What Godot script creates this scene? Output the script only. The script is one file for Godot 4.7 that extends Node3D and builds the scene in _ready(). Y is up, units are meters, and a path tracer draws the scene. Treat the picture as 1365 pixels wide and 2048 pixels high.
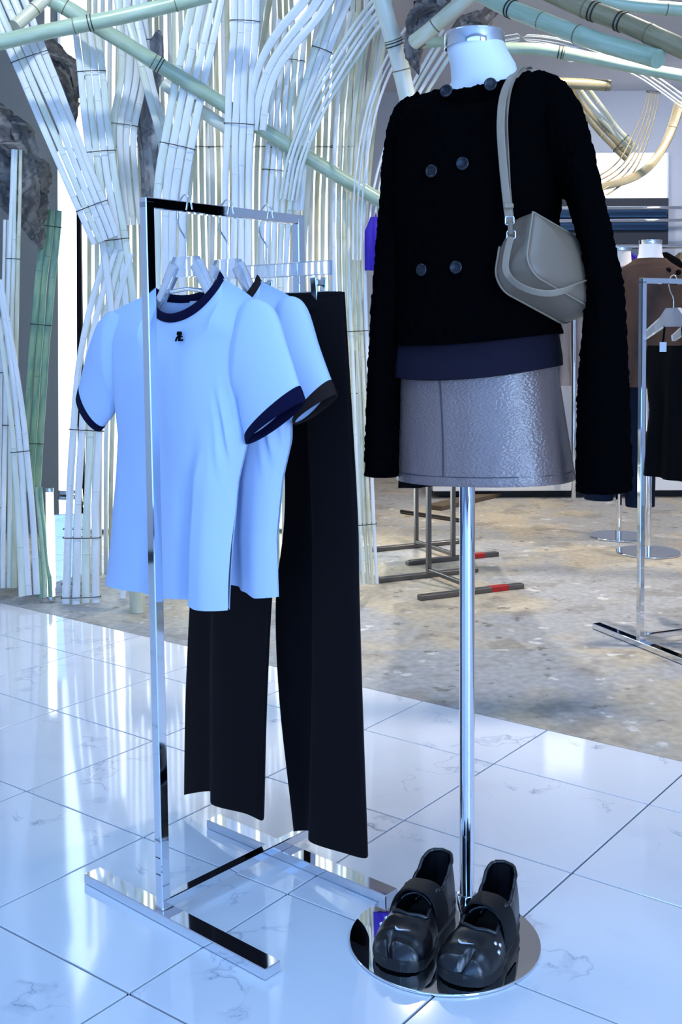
extends Node3D
# A boutique: chrome rack with two ringer tees and dark trousers, a dressed bust form on a
# round base, and a bamboo installation behind, on marble tile meeting bare concrete.

const F := 2200.16
const CX := 682.5
const CY := 770.46
const H := 1.0615
const PITCH := -2.4638
const ROLL := -0.2364
const TILE := 0.4
const TILE_YAW := 37.17
const EDGE_I := -0.735          # where the tiles stop and the concrete begins, in tile rows

var VIEW: Basis
var M := {}
var org := {}
var taken := {}
var rng := RandomNumberGenerator.new()

# ------------------------------------------------------------------ pixel helpers
func ray(u: float, v: float) -> Vector3:
	return VIEW * Vector3((u - CX) / F, -(v - CY) / F, -1.0)

func at(u: float, v: float, depth: float) -> Vector3:
	return Vector3(0, H, 0) + ray(u, v) * depth

func fl(u: float, v: float, y := 0.0) -> Vector3:
	var d := ray(u, v)
	return Vector3(0, H, 0) + d * ((y - H) / d.y)

func crv(p: Array, t: float) -> Variant:
	# Catmull-Rom through the listed values, t 0..1
	var n := p.size() - 1
	var x := clampf(t, 0.0, 1.0) * n
	var i := mini(int(x), n - 1)
	var f := x - i
	var a = p[maxi(i - 1, 0)]
	var b = p[i]
	var c = p[i + 1]
	var d = p[mini(i + 2, n)]
	return ((b * 2.0) + (c - a) * f + (a * 2.0 - b * 5.0 + c * 4.0 - d) * f * f + (b * 3.0 - a - c * 3.0 + d) * f * f * f) * 0.5

func lut(tab: Array, x: float) -> float:
	# piecewise linear table [[x, y], ...]
	if x <= tab[0][0]: return tab[0][1]
	for i in range(1, tab.size()):
		if x <= tab[i][0]:
			return lerpf(tab[i - 1][1], tab[i][1], (x - tab[i - 1][0]) / (tab[i][0] - tab[i - 1][0]))
	return tab[-1][1]

func slut(tab: Array, x: float) -> float:
	# table with eased steps
	if x <= tab[0][0]: return tab[0][1]
	for i in range(1, tab.size()):
		if x <= tab[i][0]:
			var f: float = (x - tab[i - 1][0]) / (tab[i][0] - tab[i - 1][0])
			return lerpf(tab[i - 1][1], tab[i][1], f * f * (3.0 - 2.0 * f))
	return tab[-1][1]

# ------------------------------------------------------------------ mesh builder
class MB:
	var v := PackedVector3Array()
	var uv := PackedVector2Array()
	var idx := PackedInt32Array()

	func grid(rows: Array, closed := false, flip := false) -> void:
		var n: int = rows[0].size()
		var base := v.size()
		var along := 0.0
		for r in rows.size():
			if r > 0: along += rows[r][0].distance_to(rows[r - 1][0])
			var around := 0.0
			for k in n:
				if k > 0: around += rows[r][k].distance_to(rows[r][k - 1])
				v.append(rows[r][k])
				uv.append(Vector2(around, along))
		for r in rows.size() - 1:
			for k in (n if closed else n - 1):
				var a := base + r * n + k
				var b := base + r * n + (k + 1) % n
				var c := a + n
				var d := b + n
				if flip:
					idx.append_array([a, b, c, b, d, c])
				else:
					idx.append_array([a, c, b, b, c, d])

	func cap(ring: PackedVector3Array, flip := false) -> void:
		var base := v.size()
		var m := Vector3.ZERO
		for p in ring: m += p
		m /= ring.size()
		v.append(m)
		uv.append(Vector2.ZERO)
		for p in ring:
			v.append(p)
			uv.append(Vector2(p.x - m.x, p.z - m.z))
		for k in ring.size():
			var a := base + 1 + k
			var b := base + 1 + (k + 1) % ring.size()
			if flip: idx.append_array([base, b, a])
			else: idx.append_array([base, a, b])

	func tri(a: Vector3, b: Vector3, c: Vector3, out: Vector3, ua := Vector2.ZERO, ub := Vector2.ZERO, uc := Vector2.ZERO) -> void:
		var base := v.size()
		v.append_array([a, b, c])
		uv.append_array([ua, ub, uc])
		if (c - a).cross(b - a).dot(out) >= 0.0: idx.append_array([base, base + 1, base + 2])
		else: idx.append_array([base, base + 2, base + 1])

	func quad(a: Vector3, b: Vector3, c: Vector3, d: Vector3, out: Vector3) -> void:
		var base := v.size()
		var w := a.distance_to(b)
		var h := a.distance_to(d)
		v.append_array([a, b, c, d])
		uv.append_array([Vector2(0, 0), Vector2(w, 0), Vector2(w, h), Vector2(0, h)])
		if (c - a).cross(b - a).dot(out) >= 0.0: idx.append_array([base, base + 1, base + 2, base, base + 2, base + 3])
		else: idx.append_array([base, base + 2, base + 1, base, base + 3, base + 2])

	func box(c: Vector3, b: Basis, s: Vector3, bev := 0.0) -> void:
		var h := s * 0.5
		var g := minf(bev, minf(h.x, minf(h.y, h.z)) * 0.99)
		var P := func(sg: Vector3, ax: int) -> Vector3:
			var q := Vector3(sg.x * (h.x - g), sg.y * (h.y - g), sg.z * (h.z - g))
			q[ax] = sg[ax] * h[ax]
			return c + b * q
		for ax in 3:
			var i := (ax + 1) % 3
			var j := (ax + 2) % 3
			for s0 in [-1.0, 1.0]:
				var cs := []
				for q in [[-1, -1], [1, -1], [1, 1], [-1, 1]]:
					var sg := Vector3.ZERO
					sg[ax] = s0
					sg[i] = q[0]
					sg[j] = q[1]
					cs.append(P.call(sg, ax))
				quad(cs[0], cs[1], cs[2], cs[3], b[ax] * s0)
			if g > 0.0:
				for si in [-1.0, 1.0]:
					for sj in [-1.0, 1.0]:
						var lo := Vector3.ZERO
						lo[ax] = -1
						lo[i] = si
						lo[j] = sj
						var hi := lo
						hi[ax] = 1
						quad(P.call(lo, i), P.call(hi, i), P.call(hi, j), P.call(lo, j), b[i] * si + b[j] * sj)
		if g > 0.0:
			for sx in [-1.0, 1.0]:
				for sy in [-1.0, 1.0]:
					for sz in [-1.0, 1.0]:
						var sg := Vector3(sx, sy, sz)
						tri(P.call(sg, 0), P.call(sg, 1), P.call(sg, 2), b * sg)

	func tube(p: Array, rad: Variant, sides := 12, capped := true) -> void:
		var rows := []
		var t0: Vector3 = (p[1] - p[0]).normalized()
		var ref := Vector3.UP if absf(t0.y) < 0.9 else Vector3.RIGHT
		var x := t0.cross(ref).normalized()
		for i in p.size():
			var t: Vector3 = (p[mini(i + 1, p.size() - 1)] - p[maxi(i - 1, 0)]).normalized()
			x = (x - t * x.dot(t)).normalized()
			var y := t.cross(x)
			var r: float = rad[i] if rad is Array else rad
			var ring := PackedVector3Array()
			for k in sides:
				var a := TAU * k / sides
				ring.append(p[i] + (x * cos(a) + y * sin(a)) * r)
			rows.append(ring)
		grid(rows, true)
		if capped:
			cap(rows[0], false)
			cap(rows[-1], true)

	func lathe(prof: Array, c: Vector3, seg := 48, b := Basis.IDENTITY) -> void:
		var rows := []
		for q in prof:
			var ring := PackedVector3Array()
			for k in seg:
				var a := TAU * k / seg
				ring.append(c + b * Vector3(cos(a) * q[0], q[1], -sin(a) * q[0]))
			rows.append(ring)
		grid(rows, true)

	func prism(poly: PackedVector2Array, o: Vector3, ex: Vector3, ey: Vector3, th: Vector3) -> void:
		# poly in (ex, ey), pushed along th
		var t := Geometry2D.triangulate_polygon(poly)
		for k in range(0, t.size(), 3):
			var q := []
			for m in 3:
				var w := poly[t[k + m]]
				q.append(o + ex * w.x + ey * w.y)
			tri(q[0], q[1], q[2], -th, poly[t[k]], poly[t[k + 1]], poly[t[k + 2]])
			tri(q[0] + th, q[1] + th, q[2] + th, th, poly[t[k]], poly[t[k + 1]], poly[t[k + 2]])
		var ccw := not Geometry2D.is_polygon_clockwise(poly)
		for k in poly.size():
			var a := poly[k]
			var b := poly[(k + 1) % poly.size()]
			var e := b - a
			var nn := Vector2(e.y, -e.x) if ccw else Vector2(-e.y, e.x)
			var qa := o + ex * a.x + ey * a.y
			var qb := o + ex * b.x + ey * b.y
			quad(qa, qb, qb + th, qa + th, ex * nn.x + ey * nn.y)

	func mesh(mat: Material, shift := Vector3.ZERO) -> ArrayMesh:
		var nn := PackedVector3Array()
		nn.resize(v.size())
		for k in range(0, idx.size(), 3):
			var a := idx[k]
			var b := idx[k + 1]
			var c := idx[k + 2]
			var w := (v[c] - v[a]).cross(v[b] - v[a])
			nn[a] += w
			nn[b] += w
			nn[c] += w
		for k in nn.size():
			nn[k] = nn[k].normalized() if nn[k].length_squared() > 1e-24 else Vector3.UP
		if shift != Vector3.ZERO:
			for k in v.size(): v[k] -= shift
		var arr := []
		arr.resize(Mesh.ARRAY_MAX)
		arr[Mesh.ARRAY_VERTEX] = v
		arr[Mesh.ARRAY_NORMAL] = nn
		arr[Mesh.ARRAY_TEX_UV] = uv
		arr[Mesh.ARRAY_INDEX] = idx
		var am := ArrayMesh.new()
		am.add_surface_from_arrays(Mesh.PRIMITIVE_TRIANGLES, arr)
		am.surface_set_material(0, mat)
		return am

# ------------------------------------------------------------------ scene helpers
func numbered(called: String) -> String:
	taken[called] = taken.get(called, -1) + 1
	return called if taken[called] == 0 else "%s_%03d" % [called, taken[called]]

func thing(called: String, label: String, category: String, where: Vector3, group := "") -> Node3D:
	var o := Node3D.new()
	o.name = numbered(called)
	add_child(o, true)
	o.position = where
	org[o] = where
	tag(o, label, category, group)
	return o

func tag(o: Node, label: String, category := "", group := "", kind := "") -> Node:
	o.set_meta("label", label)
	if category: o.set_meta("category", category)
	if group: o.set_meta("group", group)
	if kind: o.set_meta("kind", kind)
	return o

func part(called: String, mb: MB, mat: Material, parent: Node3D, label := "") -> MeshInstance3D:
	# vertices of mb are in world space; the node keeps its parent's origin
	var o := MeshInstance3D.new()
	o.name = called
	o.mesh = mb.mesh(mat, org[parent])
	parent.add_child(o, true)
	org[o] = org[parent]
	if label: o.set_meta("label", label)
	return o

func solo(called: String, mb: MB, mat: Material, where: Vector3, label: String, category: String, group := "") -> MeshInstance3D:
	var o := MeshInstance3D.new()
	o.name = numbered(called)
	o.mesh = mb.mesh(mat, where)
	o.position = where
	add_child(o, true)
	org[o] = where
	tag(o, label, category, group)
	return o

func structure(called: String, mb: MB, mat: Material, label: String) -> MeshInstance3D:
	var o := MeshInstance3D.new()
	o.name = called
	o.mesh = mb.mesh(mat)
	add_child(o, true)
	org[o] = Vector3.ZERO
	tag(o, label, "", "", "structure")
	return o

# ------------------------------------------------------------------ materials
func mat(color: Color, rough := 0.6, metal := 0.0, spec := 0.5) -> StandardMaterial3D:
	var m := StandardMaterial3D.new()
	m.albedo_color = color
	m.roughness = rough
	m.metallic = metal
	m.metallic_specular = spec
	m.cull_mode = BaseMaterial3D.CULL_DISABLED
	return m

func noise(freq: float, seed_: int, oct := 4, kind := FastNoiseLite.TYPE_SIMPLEX_SMOOTH) -> FastNoiseLite:
	var n := FastNoiseLite.new()
	n.noise_type = kind
	n.frequency = freq
	n.seed = seed_
	n.fractal_octaves = oct
	return n

func tex(img: Image) -> ImageTexture:
	img.generate_mipmaps()
	return ImageTexture.create_from_image(img)

func normal_tex(freq: float, seed_: int, strength: float, size := 512, oct := 3) -> ImageTexture:
	var img := noise(freq, seed_, oct).get_seamless_image(size, size)
	img.convert(Image.FORMAT_RGBA8)
	img.bump_map_to_normal_map(strength)
	return tex(img)

func mottled(a: Color, b: Color, freq: float, seed_: int, size := 512, oct := 4) -> ImageTexture:
	var img := noise(freq, seed_, oct).get_seamless_image(size, size)
	var out := Image.create(size, size, false, Image.FORMAT_RGB8)
	for y in size:
		for x in size:
			out.set_pixel(x, y, a.lerp(b, smoothstep(0.15, 0.85, img.get_pixel(x, y).r)))
	return tex(out)

func triplanar(m: StandardMaterial3D, scale: float, world := true) -> StandardMaterial3D:
	m.uv1_triplanar = true
	m.uv1_world_triplanar = world
	m.uv1_scale = Vector3.ONE * scale
	return m

func marble_texture() -> ImageTexture:
	var n1 := noise(0.0030, 5, 3)
	var n2 := noise(0.011, 9, 4)
	var n3 := noise(0.0035, 21, 3)
	var size := 1024
	var out := Image.create(size, size, false, Image.FORMAT_RGB8)
	for y in size:
		for x in size:
			var wx := x + 60.0 * n2.get_noise_2d(x, y)
			var wy := y + 60.0 * n2.get_noise_2d(x + 700, y + 300)
			var r := absf(n1.get_noise_2d(wx, wy * 1.6))
			var mask := smoothstep(0.12, 0.55, n3.get_noise_2d(x, y))
			var vein := (1.0 - smoothstep(0.0, 0.007, r)) * mask * 0.55
			var cloud := (1.0 - smoothstep(0.0, 0.08, r)) * mask * 0.22 + 0.04 * smoothstep(0.0, 0.6, n2.get_noise_2d(x * 0.4, y * 0.4))
			var k := clampf(vein + cloud, 0.0, 1.0)
			out.set_pixel(x, y, Color(0.905, 0.91, 0.925).lerp(Color(0.50, 0.54, 0.62), k))
	return tex(out)

func concrete_texture() -> ImageTexture:
	var n1 := noise(0.0035, 31, 5)
	var n2 := noise(0.012, 32, 5)
	var n3 := noise(0.028, 33, 4)
	var n4 := noise(0.09, 34, 2)
	var size := 1024
	var out := Image.create(size, size, false, Image.FORMAT_RGB8)
	for y in size:
		for x in size:
			var a := smoothstep(-0.25, 0.35, n1.get_noise_2d(x, y) + 0.25 * n2.get_noise_2d(x, y))
			var c := Color(0.60, 0.605, 0.61).lerp(Color(0.68, 0.64, 0.565), a)
			c = c.lerp(Color(0.47, 0.455, 0.43), 0.5 * smoothstep(0.15, 0.5, n2.get_noise_2d(x + 900, y)))
			c = c.lerp(Color(0.80, 0.80, 0.79), 0.8 * smoothstep(0.36, 0.50, n3.get_noise_2d(x, y + 500)) * smoothstep(-0.1, 0.3, n2.get_noise_2d(x + 300, y + 700)))
			c = c.lerp(Color(0.36, 0.34, 0.32), 0.6 * smoothstep(0.50, 0.58, n3.get_noise_2d(x + 200, y + 1500)))
			c = c * (1.0 + 0.10 * n4.get_noise_2d(x, y))
			out.set_pixel(x, y, c)
	return tex(out)

func build_materials() -> void:
	var t := mat(Color(1, 1, 1), 0.07, 0.0, 0.6)
	t.albedo_texture = marble_texture()
	t.normal_enabled = true
	t.normal_texture = normal_tex(0.006, 3, 1.2, 512, 1)
	t.normal_scale = 0.05
	t.uv1_scale = Vector3.ONE
	M.marble = t
	M.grout = mat(Color(0.11, 0.115, 0.13), 0.9)
	var c := mat(Color(1, 1, 1), 0.55, 0.0, 0.4)
	c.albedo_texture = concrete_texture()
	c.normal_enabled = true
	c.normal_texture = normal_tex(0.02, 41, 4.0, 512, 4)
	c.normal_scale = 0.5
	M.concrete = triplanar(c, 0.27)
	M.chrome = mat(Color(0.90, 0.91, 0.93), 0.045, 1.0)
	M.chrome_soft = mat(Color(0.84, 0.86, 0.88), 0.16, 1.0)
	M.mirror = mat(Color(0.93, 0.94, 0.95), 0.02, 1.0)
	M.wall = triplanar(mat(Color(0.80, 0.80, 0.82), 0.8), 0.5)
	M.wall_grey = triplanar(mat(Color(0.44, 0.45, 0.46), 0.8), 0.5)
	M.ceiling = mat(Color(0.84, 0.84, 0.86), 0.85)
	M.white_paint = mat(Color(0.88, 0.88, 0.88), 0.5)
	# bamboo
	for k in 5:
		var pair: Array = [[Color(0.88, 0.885, 0.88), Color(0.84, 0.85, 0.84)], [Color(0.85, 0.865, 0.82), Color(0.81, 0.835, 0.77)], [Color(0.83, 0.815, 0.72), Color(0.77, 0.755, 0.62)], [Color(0.42, 0.56, 0.47), Color(0.55, 0.66, 0.52)], [Color(0.66, 0.73, 0.64), Color(0.60, 0.67, 0.56)]][k]
		var b := mat(Color(1, 1, 1), 0.34, 0.0, 0.5)
		b.albedo_texture = mottled(pair[0], pair[1], 0.02, 50 + k, 256)
		b.uv1_scale = Vector3(6, 1.2, 1)
		M["slat%d" % k] = b
	for k in 3:
		M["slat%d" % k].backlight = Color(0.22, 0.23, 0.20)
	var tan := mat(Color(1, 1, 1), 0.4)
	tan.albedo_texture = mottled(Color(0.60, 0.55, 0.42), Color(0.52, 0.47, 0.34), 0.02, 58, 256)
	tan.uv1_scale = Vector3(6, 1.2, 1)
	M.tan = tan
	M.node = mat(Color(0.42, 0.40, 0.30), 0.6)
	M.wire = mat(Color(0.16, 0.15, 0.14), 0.5, 0.3)
	var w := mat(Color(1, 1, 1), 0.85)
	w.albedo_texture = mottled(Color(0.52, 0.50, 0.48), Color(0.30, 0.285, 0.28), 0.006, 71, 512, 5)
	w.normal_enabled = true
	w.normal_texture = normal_tex(0.012, 72, 3.0, 512, 3)
	w.uv1_scale = Vector3(3.0, 0.8, 1)
	M.driftwood = w
	var w2: StandardMaterial3D = w.duplicate()
	w2.albedo_texture = mottled(Color(0.66, 0.67, 0.70), Color(0.44, 0.45, 0.49), 0.006, 73, 512, 5)
	M.driftwood_pale = w2
	# cloth and leather
	var jersey := mat(Color(0.755, 0.82, 0.93), 0.85, 0.0, 0.25)
	jersey.normal_enabled = true
	jersey.normal_texture = normal_tex(0.25, 81, 3.0, 256, 2)
	jersey.normal_scale = 0.18
	M.jersey = triplanar(jersey, 18.0, false)
	M.navy_rib = triplanar(mat(Color(0.045, 0.04, 0.17), 0.85, 0.0, 0.25), 30.0, false)
	M.brown_rib = triplanar(mat(Color(0.16, 0.12, 0.11), 0.85, 0.0, 0.25), 30.0, false)
	M.ink = mat(Color(0.015, 0.013, 0.04), 0.7, 0.0, 0.2)
	M.label = mat(Color(0.80, 0.82, 0.86), 0.7)
	M.label_ink = mat(Color(0.25, 0.27, 0.33), 0.7)
	var tr := mat(Color(0.075, 0.056, 0.064), 0.75, 0.0, 0.2)
	tr.rim_enabled = true
	tr.rim = 0.15
	M.trouser = tr
	var bc := mat(Color(0.016, 0.016, 0.021), 0.95, 0.0, 0.06)
	M.boucle = bc
	M.button = mat(Color(0.028, 0.034, 0.065), 0.25, 0.0, 0.5)
	M.button_hole = mat(Color(0.12, 0.13, 0.17), 0.5)
	M.under = mat(Color(0.105, 0.088, 0.14), 0.85, 0.0, 0.25)
	var sk := mat(Color(0.50, 0.405, 0.375), 0.24, 0.0, 0.8)
	sk.normal_enabled = true
	var cr := noise(0.045, 91, 4).get_seamless_image(512, 512)
	cr.convert(Image.FORMAT_RGBA8)
	cr.bump_map_to_normal_map(6.0)
	sk.normal_texture = tex(cr)
	sk.normal_scale = 0.45
	sk.uv1_scale = Vector3(5, 9, 1)
	M.vinyl = sk
	M.stitch = mat(Color(0.24, 0.22, 0.23), 0.6)
	M.bag = mat(Color(0.50, 0.42, 0.345), 0.42, 0.0, 0.5)
	M.bag_edge = mat(Color(0.58, 0.50, 0.415), 0.45, 0.0, 0.5)
	M.neck = mat(Color(0.90, 0.90, 0.90), 0.42, 0.0, 0.5)
	var sh := mat(Color(0.020, 0.024, 0.044), 0.30, 0.0, 0.6)
	sh.normal_enabled = true
	sh.normal_texture = normal_tex(0.08, 95, 3.0, 256, 3)
	sh.normal_scale = 0.12
	M.shoe = triplanar(sh, 6.0, false)
	M.shoe_matte = mat(Color(0.024, 0.028, 0.046), 0.7, 0.0, 0.4)
	M.sole = mat(Color(0.020, 0.020, 0.026), 0.5)
	M.lining = mat(Color(0.008, 0.008, 0.010), 0.9)
	# clear acrylic
	var g := mat(Color(0.97, 0.98, 1.0, 0.25), 0.02, 0.0, 0.6)
	g.refraction_enabled = true
	g.refraction_scale = 0.05
	M.acrylic = g
	var pane := mat(Color(0.92, 0.96, 1.0, 0.12), 0.02, 0.0, 0.5)
	pane.transparency = BaseMaterial3D.TRANSPARENCY_ALPHA
	M.pane = pane
	# plain coloured pieces in the background
	M.black_cloth = mat(Color(0.035, 0.035, 0.045), 0.9, 0.0, 0.2)
	M.denim = mat(Color(0.07, 0.11, 0.19), 0.9, 0.0, 0.2)
	var br := mat(Color(1, 1, 1), 0.9, 0.0, 0.2)
	br.albedo_texture = mottled(Color(0.31, 0.25, 0.225), Color(0.27, 0.215, 0.19), 0.05, 101, 128)
	M.brown_cloth = br
	M.purple = mat(Color(0.18, 0.06, 0.62), 0.7)
	M.grey_cloth = mat(Color(0.58, 0.57, 0.60), 0.9)
	M.beige = mat(Color(0.62, 0.54, 0.44), 0.7)
	M.dark_metal = mat(Color(0.08, 0.08, 0.09), 0.4, 0.6)
	M.slate = mat(Color(0.13, 0.14, 0.18), 0.6)
	M.blue_panel = mat(Color(0.10, 0.24, 0.38), 0.25)
	M.red_tape = mat(Color(0.62, 0.07, 0.07), 0.5)
	M.steel = mat(Color(0.42, 0.41, 0.40), 0.35, 0.9)
	M.plank = mat(Color(0.36, 0.30, 0.24), 0.8)

func glow(color: Color, energy: float) -> StandardMaterial3D:
	var m := mat(Color(0.9, 0.9, 0.9), 0.5)
	m.emission_enabled = true
	m.emission = color
	m.emission_energy_multiplier = energy
	return m

func area(called: String, where: Vector3, towards: Vector3, size: Vector2, color: Color, radiance: float) -> AreaLight3D:
	var l := AreaLight3D.new()
	l.name = called
	add_child(l, true)
	l.area_size = size
	l.area_normalize_energy = false
	l.light_color = color
	l.light_energy = radiance
	l.shadow_enabled = true
	l.area_range = 20.0
	var up := Vector3.UP if absf(towards.normalized().y) < 0.9 else Vector3.FORWARD
	l.look_at_from_position(where, where + towards, up)
	return l

# ------------------------------------------------------------------ room
func tile_axes() -> Array:
	var y := deg_to_rad(TILE_YAW)
	return [Vector3(cos(y), 0, sin(y)), Vector3(-sin(y), 0, cos(y)), Vector3(0.05788, 0, -2.93936)]

func slab(called: String, c: Vector3, s: Vector3, m: Material, label: String) -> MeshInstance3D:
	var mb := MB.new()
	mb.box(c, Basis.IDENTITY, s)
	return structure(called, mb, m, label)

const X0 := -3.9
const X1 := 3.9
const Z0 := -9.0
const Z1 := 3.0
const TOP := 3.05

func build_room() -> void:
	var ax := tile_axes()
	var a: Vector3 = ax[0]
	var b: Vector3 = ax[1]
	var o: Vector3 = ax[2]
	# split the floor plan along the tile edge
	var room := PackedVector2Array([Vector2(X0, Z0), Vector2(X1, Z0), Vector2(X1, Z1), Vector2(X0, Z1)])
	var e := o + b * (EDGE_I * TILE)
	var far := PackedVector2Array()
	for q in [e - a * 20.0, e + a * 20.0, e + a * 20.0 - b * 20.0, e - a * 20.0 - b * 20.0]: far.append(Vector2(q.x, q.z))
	var conc: PackedVector2Array = Geometry2D.intersect_polygons(room, far)[0]
	var bed: PackedVector2Array = Geometry2D.clip_polygons(room, far)[0]
	var mb := MB.new()
	mb.prism(conc, Vector3(0, -0.1, 0), Vector3.RIGHT, Vector3(0, 0, 1), Vector3(0, 0.1, 0))
	structure("floor", mb, M.concrete, "bare patched concrete floor with beige stains and pale paint flecks")
	mb = MB.new()
	mb.prism(bed, Vector3(0, -0.1, 0), Vector3.RIGHT, Vector3(0, 0, 1), Vector3(0, 0.096, 0))
	var tf := structure("floor_001", mb, M.grout, "glossy white marble tile floor with thin dark joints")
	# tiles: a few mesh variants with different windows of the marble
	var variants := []
	var cut := []
	for k in 8:
		for full in [true, false]:
			var depth := TILE if full else TILE * -EDGE_I
			var m := MB.new()
			m.box(Vector3(0, -0.004, 0), Basis.IDENTITY, Vector3(TILE - 0.004, 0.008, depth - 0.004), 0.0009)
			var off := Vector2(0.13 + 0.37 * k, 0.71 * k + 0.2)
			for i in m.uv.size():
				var q := m.v[i]
				m.uv[i] = Vector2(q.x, q.z).rotated(k * PI / 2) * 0.8 + off
			(variants if full else cut).append(m.mesh(M.marble))
	rng.seed = 11
	var rest := MB.new()
	for i in range(-1, 16):
		for j in range(-13, 16):
			var full := i >= 0
			var depth := TILE if full else TILE * -EDGE_I
			var c := o + a * ((j + 0.5) * TILE) + b * ((i + 0.5) * TILE if full else EDGE_I * TILE * 0.5)
			var pick := rng.randi() % 8
			if c.x < X0 + 0.3 or c.x > X1 - 0.3 or c.z > Z1 - 0.3: continue
			var seen := c.z < -1.0 and absf(c.x) < 0.42 * -c.z + 0.45
			if seen:
				var t := MeshInstance3D.new()
				t.name = "tile"
				t.mesh = (variants if full else cut)[pick]
				t.position = c
				t.rotation.y = -deg_to_rad(TILE_YAW)
				tf.add_child(t, true)
			else:
				rest.box(c - Vector3(0, 0.004, 0), Basis(a, Vector3.UP, b), Vector3(TILE - 0.004, 0.008, depth - 0.004))
	for i in rest.uv.size(): rest.uv[i] = Vector2(rest.v[i].x, rest.v[i].z) * 0.8
	var r := part("tile_field", rest, M.marble, tf)
	r.set_meta("kind", "stuff")
	# shell
	var w := 0.12
	var zc := (Z0 + Z1) / 2
	var xc := (X0 + X1) / 2
	slab("ceiling", Vector3(xc, TOP + w / 2, zc), Vector3(X1 - X0 + 2 * w, w, Z1 - Z0 + 2 * w), M.ceiling, "pale grey ceiling over the shop")
	slab("wall_back", Vector3(xc, TOP / 2, Z0 - w / 2), Vector3(X1 - X0 + 2 * w, TOP, w), M.wall, "pale lilac grey wall at the far end of the shop")
	slab("wall_left", Vector3(X0 - w / 2, TOP / 2, zc), Vector3(w, TOP, Z1 - Z0), M.wall, "white wall along the bamboo side")
	slab("wall_right", Vector3(X1 + w / 2, TOP / 2, zc), Vector3(w, TOP, Z1 - Z0), M.wall, "white wall on the right-hand side of the shop")
	# front wall: a wide shop window and, beside it, a tall glazed doorway in full daylight
	var wy0 := 0.15
	var wy1 := 2.75
	var fx := [X0, -3.3, 1.3, 1.75, 3.15, X1]
	mb = MB.new()
	for k in [0, 2, 4]:
		mb.box(Vector3((fx[k] + fx[k + 1]) / 2, TOP / 2, Z1 + w / 2), Basis.IDENTITY, Vector3(fx[k + 1] - fx[k], TOP, w))
	for k in [1, 3]:
		var lo := wy0 if k == 1 else 0.0
		if lo > 0: mb.box(Vector3((fx[k] + fx[k + 1]) / 2, lo / 2, Z1 + w / 2), Basis.IDENTITY, Vector3(fx[k + 1] - fx[k], lo, w))
		mb.box(Vector3((fx[k] + fx[k + 1]) / 2, (TOP + wy1) / 2, Z1 + w / 2), Basis.IDENTITY, Vector3(fx[k + 1] - fx[k], TOP - wy1, w))
	structure("wall_front", mb, M.wall, "white wall holding the shop front window and the glazed doorway")
	for k in [1, 3]:
		var lo := wy0 if k == 1 else 0.0
		mb = MB.new()
		mb.box(Vector3((fx[k] + fx[k + 1]) / 2, (lo + wy1) / 2, Z1 + w / 2), Basis.IDENTITY, Vector3(fx[k + 1] - fx[k], wy1 - lo, 0.01))
		structure("window_1" if k == 1 else "door_1", mb, M.pane, "wide clear shop front window" if k == 1 else "tall clear glass door")
	# partition behind the bamboo
	slab("wall_partition", Vector3(-1.91, TOP / 2, -6.02), Vector3(3.94, TOP, 0.1), M.wall_grey, "grey partition wall behind the bamboo")
	ceiling_lights()

func ceiling_panel(c: Vector3, size: Vector2, color: Color, radiance: float, seen: float, label: String) -> void:
	var t := thing("ceiling_light", label, "light", c, "ceiling light panels")
	var mb := MB.new()
	mb.box(c + Vector3(0, -0.02, 0), Basis.IDENTITY, Vector3(size.x + 0.06, 0.035, size.y + 0.06), 0.004)
	part("frame", mb, M.white_paint, t)
	mb = MB.new()
	mb.box(c + Vector3(0, -0.042, 0), Basis.IDENTITY, Vector3(size.x, 0.01, size.y), 0.002)
	part("diffuser", mb, glow(color, seen), t)
	area("ceiling_panel_light", c + Vector3(0, -0.06, 0), Vector3.DOWN, size, color, radiance)

func downlight(c: Vector3, aim: Vector3, color: Color, energy: float, angle: float, label: String) -> void:
	var t := thing("downlight", label, "light", c, "small ceiling downlights")
	var d := (aim - c).normalized()
	var top := Vector3(c.x, TOP, c.z)
	var mb := MB.new()
	mb.tube([top, c - d * 0.06], 0.010, 10)
	part("stem", mb, M.dark_metal, t)
	mb = MB.new()
	mb.tube([c - d * 0.10, c - d * 0.09, c], [0.030, 0.042, 0.045], 24)
	part("housing", mb, M.white_paint, t)
	mb = MB.new()
	mb.tube([c + d * 0.001, c + d * 0.004], 0.038, 24)
	part("lens", mb, glow(color, 4.0), t)
	var l := SpotLight3D.new()
	l.name = "downlight_beam"
	add_child(l, true)
	l.light_color = color
	l.light_energy = energy
	l.light_size = 0.04
	l.spot_range = 20.0
	l.spot_attenuation = 2.0
	l.spot_angle = angle
	l.shadow_enabled = true
	l.look_at_from_position(c + d * 0.012, aim, Vector3.UP if absf(d.y) < 0.95 else Vector3.RIGHT)

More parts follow.
